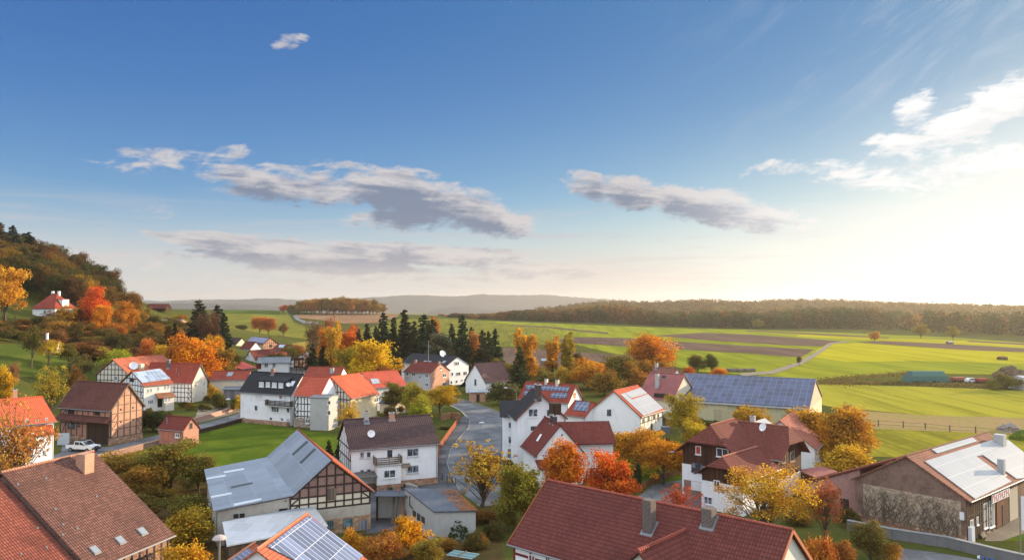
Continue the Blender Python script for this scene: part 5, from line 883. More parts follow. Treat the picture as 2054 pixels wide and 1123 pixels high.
b = MB(); b.box((-1.87, 0, 1.16), (1.45, 1.6, .06), BLK); b.build('load_bed', tr); b = MB(); b.box((2.6, 0, .65), (.16, 1.86, .32), BLK); b.build('bumper', tr); b = MB(); b.box((2.56, 0, .92), (.08, .9, .2), BLK); b.build('grille', tr); b = MB(); b.box((-.15, 0, 1.815), (1.25, 1.5, .03), BLK); b.build('roof_panel', tr)
for sg in (-1, 1):
    b = MB(); b.box((2.54, sg * .7, .92), (.1, .32, .18), flat((.6, .6, .6), .1, 0., .7)); b.build('headlight', tr); b = MB(); b.box((1.0, sg * 1.02, 1.3), (.12, .18, .16), BLK); b.build('mirror', tr)
    for xx in (-1.65, 1.6):
        b = MB(); b.tube([(xx, sg * .74, .38), (xx, sg * .97, .38)], .38, BLK, 18); wo = b.build('wheel', tr); b = MB(); b.tube([(xx, sg * .9, .38), (xx, sg * .985, .38)], .22, ZINC, 14); b.build('rim', wo)
p = gp(127, 893); o = thing('gate', 'light grey metal yard gate between white house and barn', 'gate', p, math.radians(8)); b = MB(); b.box((0, 0, 1.1), (1.9, .06, 2.0), flat((.5, .53, .56), .5)); b.build('panel', o); b = MB(); b.box((1.0, 0, 1.15), (.1, .1, 2.3), ZINC); b.box((-1.0, 0, 1.15), (.1, .1, 2.3), ZINC); b.build('frame', o)
# advertising board on a pole, right edge
z_ = 3.2; p = atz(2049, 1062, z_); o = thing('sign_board', 'tall white and red sign board on a thin pole at the right edge', 'sign', (p.x, p.y, 0), math.radians(-30)); b = MB(); b.tube([(-.1, 0, 0), (-.1, 0, 6.4)], .05, ZINC, 8); b.build('pole', o); b = MB(); b.box((.75, -.06, 4.75), (1.5, .06, 3.1), WSG); pb = b.build('panel', o); b = MB(); b.box((.8, -.1, 5.0), (1.0, .02, 1.0), RSG); b.box((.8, -.1, 3.9), (1.0, .02, .6), RSG); b.build('print', pb)
for i, (px, m_) in enumerate(((1959, FRAMEW), (1966, flat((.05, .12, .4), .4)), (1977, flat((.05, .12, .4), .4)), (1986, flat((.05, .12, .4), .4)))):
    p = atz(px, 1114 + i * 2, .75); b = MB(); b.box((p.x, p.y - .3, .75), (.22, .03, .26), m_, math.radians(-25)); o = b.build('wall_plate'); tag(o, 'small white plate fixed on the retaining wall' if i == 0 else 'small blue reflector plate on the retaining wall', 'plate', None if i == 0 else 'blue plates on the retaining wall')
# sloping cellar doors by the ivy barn
for k_, (X, Y) in enumerate(((1475, 925), (1510, 895))):
    p = gp(*cr('O', X, Y + 10)); o = thing('board_ramp', ('plain grey wooden hatch leaning on the ivy barn wall', 'slatted wooden hatch leaning beside the plain one')[k_], 'hatch', p, RB.yaw); b = MB(); b.bar((0, -.35, .05), (0, .75, 1.75), 1.15, .08, GREYWOOD, (0, -1.7, 1.1)); b.build('boards', o); b = MB()
    for zz in (.25, .75): b = MB(); b.bar((-.55, -.42 + zz * 1.1, .12 + 1.7 * zz), (.55, -.42 + zz * 1.1, .12 + 1.7 * zz), .1, .06, DARKWOOD, (0, -1.7, 1.1)); b.build('batten', o)
p = gp(*cr('O', 1362, 1000)); b = MB(); b.box((0, 0, .85), (.8, .7, 1.7), flat((.6, .63, .66), .5)); o = b.build('cabinet'); o.location = p + Vector((.6, .5, 0)); o.rotation_euler[2] = RB.yaw; tag(o, 'white upright cabinet at the corner of the ivy barn', 'cabinet')
# table tennis table, timber leaning in the yard
p = atz(928, 1111, .76); o = thing('table_tennis_table', 'blue green table tennis table in the garden', 'table', (p.x, p.y, 0), math.radians(-25)); TTT = flat((.07, .17, .20), .5)
b = MB(); b.box((0, 0, .74), (2.74, 1.52, .04), TTT); b.build('table_top', o); b = MB(); b.box((0, 0, .764), (2.74, .03, .004), FRAMEW); b.box((0, .74, .764), (2.74, .04, .004), FRAMEW); b.box((0, -.74, .764), (2.74, .04, .004), FRAMEW); b.build('line', o); b = MB(); b.box((0, 0, .83), (.02, 1.7, .14), FRAMEB); b.build('net', o)
for sx_ in (-1, 1):
    for sy in (-1, 1): b = MB(); b.box((sx_ * 1.05, sy * .6, .36), (.06, .06, .72), FRAMEB); b.build('leg', o)
R = random.Random(2); c0 = gp(797, 1050)
for i in range(9):
    b = MB(); x = R.uniform(-1.0, 1.2); b.bar((x, R.uniform(-.6, .2), .05), (x + R.uniform(-.2, .7), 1.2, R.uniform(2.2, 3.2)), R.uniform(.08, .22), .06, R.choice([GREYWOOD, DARKWOOD, planks((.3, .12, .06)), GREYWOOD]), (0, -1, .3)); o = b.build('leaning_plank'); o.location = c0; tag(o, 'old board leaning in the open bay left of the flat roofed shed', 'plank', 'boards leaning in the yard bay')
b = MB(); b.box((0, 1.5, 1.5), (4.4, .15, 3.0), CONC); b.box((-2.1, 0.4, 1.4), (.2, .2, 2.8), DARKWOOD); b.box((0, .6, 2.95), (4.6, 2.6, .1), TAR); o = b.build('open_bay'); o.location = gp(793, 1046); tag(o, 'open lean to bay with dark roof holding old boards', 'shelter')
# field things
p = gp(1858, 767.5); o = thing('hay_shelter', 'hay stack under a teal green tarpaulin on the right field', 'tarp covered stack', p); b = MB(); TARP = flat((.045, .12, .10), .7); s_ = p.y / F
wb, wt_, hh = 84 * s_, 62 * s_, 23.5 * s_; lo = [(-wb / 2, -2.6, 0), (wb / 2, -2.6, 0), (wb / 2, 3, 0), (-wb / 2, 3, 0)]; mi = [(-wb / 2 + 1.0, -2.2, hh * .62), (wb / 2 - 1.2, -2.2, hh * .62), (wb / 2 - 1.2, 2.4, hh * .62), (-wb / 2 + 1., 2.4, hh * .62)]; hi_ = [(-wt_ / 2, -1., hh), (wt_ / 2, -1., hh), (wt_ / 2, .8, hh), (-wt_ / 2, .8, hh)]
b.solid(lo, mi, TARP); b.solid(mi, hi_, TARP); b.build('tarpaulin', o); b = MB(); R = random.Random(5)
for i in range(11): x = -wb / 2 + .8 + i * (wb - 1.6) / 10; b.tube([(x, -2.75, .0), (x + R.uniform(-.1, .1), -2.75, R.uniform(.5, 1.0))], R.uniform(.16, .3), BLK, 8)
b.build('tyre_weights', o)
def trailer(label, px, py, wpx, col):
    p = gp(px, py); L_ = wpx * p.y / F; o = thing('farm_trailer', label, 'trailer', p, .1); b = MB(); b.box((0, 0, 1.05), (L_, 2.0, .9), col); b.build('load_box', o); b = MB(); b.bar((-L_ / 2 - 1.2, 0, .6), (-L_ / 2, 0, .6), .12, .12, FRAMEB); b.build('drawbar', o)
    for sx_ in (-.3, .3): b = MB(); b.tube([(sx_ * L_, -1.05, .45), (sx_ * L_, 1.05, .45)], .45, BLK, 12); b.build('wheel', o)
trailer('long low red farm trailer beside the teal tarpaulin', 1923, 766, 26, flat((.28, .07, .045), .7)); trailer('tall dark red farm trailer nearer the right bush', 1970, 768.5, 20, flat((.30, .04, .035), .7))
p = gp(1949, 767); o = thing('parked_car', 'white car parked between the two red trailers', 'car', p, .05); b = MB(); pf_ = [(-2., .3), (2., .3), (2., .75), (1.2, .9), (.6, 1.4), (-1., 1.42), (-1.9, .95)]; b.solid([(x, -.85, z) for x, z in pf_], [(x, .85, z) for x, z in pf_], CAR); b.build('body', o); b = MB(); b.solid([(x, -.87, z) for x, z in ((-1.3, .95), (.9, .95), (.5, 1.32), (-.95, 1.34))], [(x, -.855, z) for x, z in ((-1.3, .95), (.9, .95), (.5, 1.32), (-.95, 1.34))], CG); b.build('side_window', o)
for xx in (-1.25, 1.25): b = MB(); b.tube([(xx, -.9, .32), (xx, .9, .32)], .32, BLK, 12); b.build('wheel', o)
def hut(label, px, py, wpx, hpx, wall, roof, d_=0): p = gp(px, py); s_ = p.y / F; House('field_hut', label, p.x, p.y, 5, wpx * s_, 3.2, hpx * s_ * .75, hpx * s_, wall, roof, p.z, .1, .15, cat='hut', gut=False)
hut('tiny pale field hut under the round tree', 1905, 690, 11, 6, GREYWOOD, CONC); hut('small dark timber hut alone on the bright field', 2010.5, 722, 14, 7, DARKWOOD, BRT)
hut('little shed among the golden birches', 1092, 733, 14, 14, GREYWOOD, LMETAL); hut('long shed roof half hidden left of the big orange tree', 1243, 728, 22, 10, GREYWOOD, LMETAL)
p = gp(2056, 782); House('white_building', 'white flat building cut by the right edge', p.x + 3, p.y + 2, 5, 9, 8, 3.4, 3.9, WHITE, CONC, 0, cat='building', gut=False)
def mound(name, label, cat, px, py, wpx, hpx, mat, seed, lumpy=.25):
    p = gp(px, py); s_ = p.y / F; r_, h_ = wpx * s_ / 2, hpx * s_; R = random.Random(seed); me = bpy.data.meshes.new(name); bm = bmesh.new(); bmesh.ops.create_icosphere(bm, subdivisions=4, radius=1)
    from mathutils import noise
    for v in bm.verts: q = v.co * 2.3 + Vector((seed, 0, 0)); f_ = 1 + lumpy * noise.noise(q) + lumpy * .6 * noise.noise(q * 3); v.co = Vector((v.co.x * r_ * f_, v.co.y * r_ * .7 * f_, max(-.1, v.co.z * h_ * f_)))
    bm.to_mesh(me); bm.free(); me.materials.append(mat); o = bpy.data.objects.new(name, me); COL.objects.link(o); o.location = p; return tag(o, label, cat)
DIRT = ground_mat('earth_heap', (.11, .075, .05), (.15, .105, .07), (.09, .06, .04), .4); RUB = stone((.24, .22, .2), 1.5)
mound('dirt_heap', 'big dark earth heap on the right field', 'earth heap', 2024, 757, 56, 22, DIRT, 1); mound('dirt_heap', 'lower earth heap at the right picture edge', 'earth heap', 2062, 762, 60, 14, DIRT, 2)
mound('rubble_heap', 'grey rubble heap behind the brick barn roof', 'rubble heap', 2024, 865, 40, 14, RUB, 3, .5); mound('grass_heap', 'rounded green grassy mound right of the rubble heap', 'mound', 2064, 882, 70, 20, LAWN, 4, .1)
R = random.Random(8)
for i in range(7):
    p = gp(1462 + i * 8, 745.5 + (i % 2) * .8); b = MB(); b.tube([(-1.0, 0, .4), (1.0, 0, .4)], R.uniform(.35, .5), flat((.14, .11, .09), .9), 10); b.tube([(-.9, .3, .9), (.9, .3, .9)], R.uniform(.3, .42), flat((.18, .15, .12), .9), 10); o = b.build('log_pile'); o.location = p; tag(o, 'short pile of grey logs in the row beside the field path', 'log pile', 'log piles by the field path')
p = gp(1636, 920); o = thing('garden_swing', 'thin metal swing frame behind the boarded house', 'swing frame', p, .3); b = MB()
for sx_ in (-1, 1): b.tube([(sx_ * 1.3, -.8, 0), (sx_ * 1.1, 0, 2.2), (sx_ * 1.3, .8, 0)], .04, ZINC, 6)
b.tube([(-1.2, 0, 2.2), (1.2, 0, 2.2)], .04, ZINC, 6); b.build('frame', o); b = MB(); b.bar((-.3, 0, .5), (.3, 0, .5), .2, .04, DARKWOOD); b.tube([(-.28, 0, .5), (-.28, 0, 2.2)], .01, ZINC, 4); b.tube([(.28, 0, .5), (.28, 0, 2.2)], .01, ZINC, 4); b.build('seat', o)
p = gp(1335, 868); b = MB(); b.box((0, 0, .55), (1.6, 1.1, 1.1), flat((.13, .15, .18), .5)); b.box((0, 0, 1.15), (1.7, 1.2, .1), flat((.2, .22, .25), .5)); o = b.build('waste_container'); o.location = p; tag(o, 'dark grey waste container beside the white panelled barn', 'container')

# ---------------------------------------------------------------- trees: a few prototypes, copied as separate objects
TR = np.random.default_rng(11)
def leaf_mesh(name, c, size, lv, stretch=1.0, up=.0, cv=None):
    n_ = len(c); a = TR.normal(size=(n_, 3)); a[:, 2] *= (1 - up); a /= np.linalg.norm(a, axis=1)[:, None]; t = TR.normal(size=(n_, 3)); b = np.cross(a, t); b /= np.linalg.norm(b, axis=1)[:, None]
    a = a * size[:, None] * .62 * stretch; b = b * size[:, None] * .42; v = np.stack([c - a, c + b, c + a, c - b], 1).reshape(-1, 3)
    me = bpy.data.meshes.new(name); me.vertices.add(n_ * 4); me.vertices.foreach_set('co', v.astype(np.float32).ravel()); me.loops.add(n_ * 4); me.loops.foreach_set('vertex_index', np.arange(n_ * 4, dtype=np.int32))
    me.polygons.add(n_); me.polygons.foreach_set('loop_start', np.arange(0, n_ * 4, 4, dtype=np.int32)); me.polygons.foreach_set('loop_total', np.full(n_, 4, np.int32)); me.update(calc_edges=True)
    at = me.attributes.new('lv', 'FLOAT', 'FACE'); at.data.foreach_set('value', np.clip(lv, 0, 1).astype(np.float32)); a2 = me.attributes.new('cv', 'FLOAT', 'FACE'); a2.data.foreach_set('value', (np.full(n_, .5) if cv is None else cv).astype(np.float32)); me.materials.append(LEAF); return me
def mb_mesh(b, name):
    me = bpy.data.meshes.new(name); me.from_pydata(b.v, [], b.f); me.materials.append(BARK); me.polygons.foreach_set('use_smooth', [True] * len(me.polygons)); return me
def clump_cloud(cent, rad, per, flat_=.75):
    n_ = len(cent) * per; d = TR.normal(size=(n_, 3)); d /= np.linalg.norm(d, axis=1)[:, None]; r = TR.random(n_) ** .45; i = np.repeat(np.arange(len(cent)), per)
    p = cent[i] + d * (r * rad[i])[:, None] * np.array([1, 1, flat_]); return p, i
def limb(b, p, q, r0, r1, seg=4, sag=.0):
    pts = []
    for j in range(seg + 1):
        t = j / seg; x = np.array(p) * (1 - t) + np.array(q) * t; x = x + TR.normal(size=3) * .012 * math.sin(3.14 * t); x[2] += sag * math.sin(3.14 * t); pts.append(x)
    b.tube([tuple(x) for x in pts], [r0 + (r1 - r0) * j / seg for j in range(seg + 1)], BARK, 5, False)
def deciduous(r=.38, z0=.22, ncl=80, per=80, rc=(.065, .18), leaf=.034, shell=.5, rough=.34, twigs=0, top=1.0, droop=0.):
    cz, rz_ = (z0 + top) / 2, (top - z0) / 2 * .93; d = TR.normal(size=(ncl, 3)); d /= np.linalg.norm(d, axis=1)[:, None]; d[:, 2] = np.where(d[:, 2] < -.75, -d[:, 2], d[:, 2])
    ph = TR.random(6) * 6; env = 1 + rough * (np.sin(3 * d[:, 0] + ph[0]) * np.sin(3.3 * d[:, 1] + ph[1]) + .7 * np.sin(5 * d[:, 2] + ph[2] + 4 * d[:, 0]))
    u = (shell + (1 - shell) * TR.random(ncl)) * env * .9; cen = np.stack([d[:, 0] * r * u * .9, d[:, 1] * r * u * .9, cz + d[:, 2] * rz_ * u * .93], 1)
    cen[:, 2] = np.clip(cen[:, 2], z0 * .9, top - .04); rad = TR.uniform(rc[0], rc[1], ncl) * (r / .38) ** .6; p, i = clump_cloud(cen, rad, per)
    if droop: k = TR.random(len(p)); p[:, 2] -= droop * k * k
    p[:, 2] = np.maximum(p[:, 2], .01); cl = TR.random(ncl); lv = .45 * cl[i] + .55 * TR.random(len(p)); cm = leaf_mesh('crown', p, TR.uniform(.7, 1.25, len(p)) * leaf, lv, cv=np.clip(TR.random(ncl)[i] + TR.normal(size=len(p)) * .08, 0, 1))
    b = MB(); lean = TR.normal(size=2) * .02; b.tube([(0, 0, -.03), (lean[0] * .4, lean[1] * .4, z0 * .6), (lean[0], lean[1], z0 + .12), (lean[0] * 1.4, lean[1] * 1.4, .72)], [.032, .024, .02, .006], BARK, 8, False)
    for j in TR.choice(ncl, min(ncl, 14 + twigs), replace=False):
        s = np.array([lean[0], lean[1], TR.uniform(z0 * .7, max(z0 + .05, min(.6, cen[j, 2] * .75)))]); limb(b, s, cen[j], .011 if not twigs else .006, .0015, 4, .015)
    return cm, mb_mesh(b, 'trunk')
def conifer(r=.2, nl=26, dense=1.0, irregular=.18):
    P, Lv = [], []; b = MB(); b.tube([(0, 0, -.03), (0, 0, .5), (0, 0, .985)], [.02, .012, .002], BARK, 7, False)
    for i in range(nl):
        t = i / nl; z = .05 + .93 * t; rr = r * (1 - t) ** .68 * TR.uniform(1 - irregular, 1 + irregular * .6) + .008; nb = max(5, int(10 * (1 - t) * dense) + 4)
        for j in range(nb):
            an = TR.random() * 6.283; rl = rr * TR.uniform(.75, 1.12); m_ = max(6, int(34 * rl / r)); s = TR.random(m_) ** .7
            x = np.cos(an) * s * rl; y = np.sin(an) * s * rl; zz = z - .30 * rl * s + .16 * rl * s ** 2 + TR.normal(size=m_) * .006 - TR.random(m_) * .03 * (1 - t); w_ = TR.normal(size=m_) * .022 * rl / r * s
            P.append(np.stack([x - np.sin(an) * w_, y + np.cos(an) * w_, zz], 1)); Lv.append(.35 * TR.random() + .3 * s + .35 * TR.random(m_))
    P = np.concatenate(P); Lv = np.concatenate(Lv); P[:, 2] = np.maximum(P[:, 2], .01); return leaf_mesh('crown', P, TR.uniform(.6, 1.2, len(P)) * .034, Lv * .9, 1.3, .3), mb_mesh(b, 'trunk')
PROTO = {
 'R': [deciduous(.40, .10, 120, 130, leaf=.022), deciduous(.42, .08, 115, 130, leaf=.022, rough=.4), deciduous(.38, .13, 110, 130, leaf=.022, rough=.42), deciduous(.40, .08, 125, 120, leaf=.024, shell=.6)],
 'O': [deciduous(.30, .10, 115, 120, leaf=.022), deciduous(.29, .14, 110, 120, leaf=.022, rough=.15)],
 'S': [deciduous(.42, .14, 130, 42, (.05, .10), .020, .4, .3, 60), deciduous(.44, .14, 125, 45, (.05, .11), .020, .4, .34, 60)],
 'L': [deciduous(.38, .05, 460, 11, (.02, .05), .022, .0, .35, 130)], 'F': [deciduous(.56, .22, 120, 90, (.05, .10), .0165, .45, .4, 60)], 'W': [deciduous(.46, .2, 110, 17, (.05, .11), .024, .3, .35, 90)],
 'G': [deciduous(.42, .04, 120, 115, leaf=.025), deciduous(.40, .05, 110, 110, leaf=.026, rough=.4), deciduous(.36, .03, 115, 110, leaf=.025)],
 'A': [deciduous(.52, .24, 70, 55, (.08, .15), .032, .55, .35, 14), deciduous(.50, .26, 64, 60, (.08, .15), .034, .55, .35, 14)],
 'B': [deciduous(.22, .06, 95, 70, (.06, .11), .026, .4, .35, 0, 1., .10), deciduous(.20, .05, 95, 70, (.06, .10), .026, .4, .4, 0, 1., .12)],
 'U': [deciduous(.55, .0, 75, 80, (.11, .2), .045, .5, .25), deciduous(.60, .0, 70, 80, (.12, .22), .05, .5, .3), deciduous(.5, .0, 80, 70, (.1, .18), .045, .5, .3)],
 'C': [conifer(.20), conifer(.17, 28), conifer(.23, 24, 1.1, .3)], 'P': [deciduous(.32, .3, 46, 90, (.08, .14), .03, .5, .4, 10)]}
RAD = {'R': .40, 'O': .30, 'S': .43, 'L': .42, 'W': .45, 'F': .55, 'G': .41, 'A': .52, 'B': .23, 'U': .56, 'C': .19, 'P': .33}
NAMES = {'R': 'deciduous_tree', 'O': 'deciduous_tree', 'S': 'deciduous_tree', 'L': 'deciduous_tree', 'W': 'deciduous_tree', 'F': 'deciduous_tree', 'G': 'deciduous_tree', 'A': 'apple_tree', 'B': 'birch_tree', 'U': 'shrub', 'C': 'conifer_tree', 'P': 'pine_tree'}
_cnt = [0]
def plant(kind, x, y, z, h, wid, col, label, group=None, var=None):
    k = TR.integers(len(PROTO[kind])) if var is None else var; cm, tm = PROTO[kind][k]; o = bpy.data.objects.new(NAMES[kind], None); COL.objects.link(o); o.location = (x, y, z); o.rotation_euler = (0, 0, TR.random() * 6.28); o.empty_display_size = .5
    tag(o, label, {'U': 'shrub'}.get(kind, 'tree'), group); o.scale = (wid / 2 / RAD[kind], wid / 2 / RAD[kind], h)
    f = 1 + TR.normal() * .05; c = bpy.data.objects.new('crown', cm); COL.objects.link(c); c.parent = o; c.color = (*[min(1, q * f) for q in col], 1)
    t = bpy.data.objects.new('stem' if kind == 'U' else 'trunk', tm); COL.objects.link(t); t.parent = o; return o
ORANGE, YEL, GOLD, RED, OLIVE, GREENT, BROWNT, DKCON, RUST, REDOR, YGREEN = (.66, .20, .018), (.66, .42, .03), (.60, .29, .028), (.44, .085, .035), (.155, .135, .03), (.09, .105, .022), (.24, .11, .032), (.034, .052, .026), (.34, .13, .028), (.62, .125, .02), (.36, .38, .035)
def T(kind, px, d, top, wpx, col, label, group=None, var=None):
    x = (px - CX) / F * d; z = gz(x, d); zt = H + (612 - top) / F * d; return plant(kind, x, d, z, max(.8, zt - z), wpx * d / F, col, label, group, var)
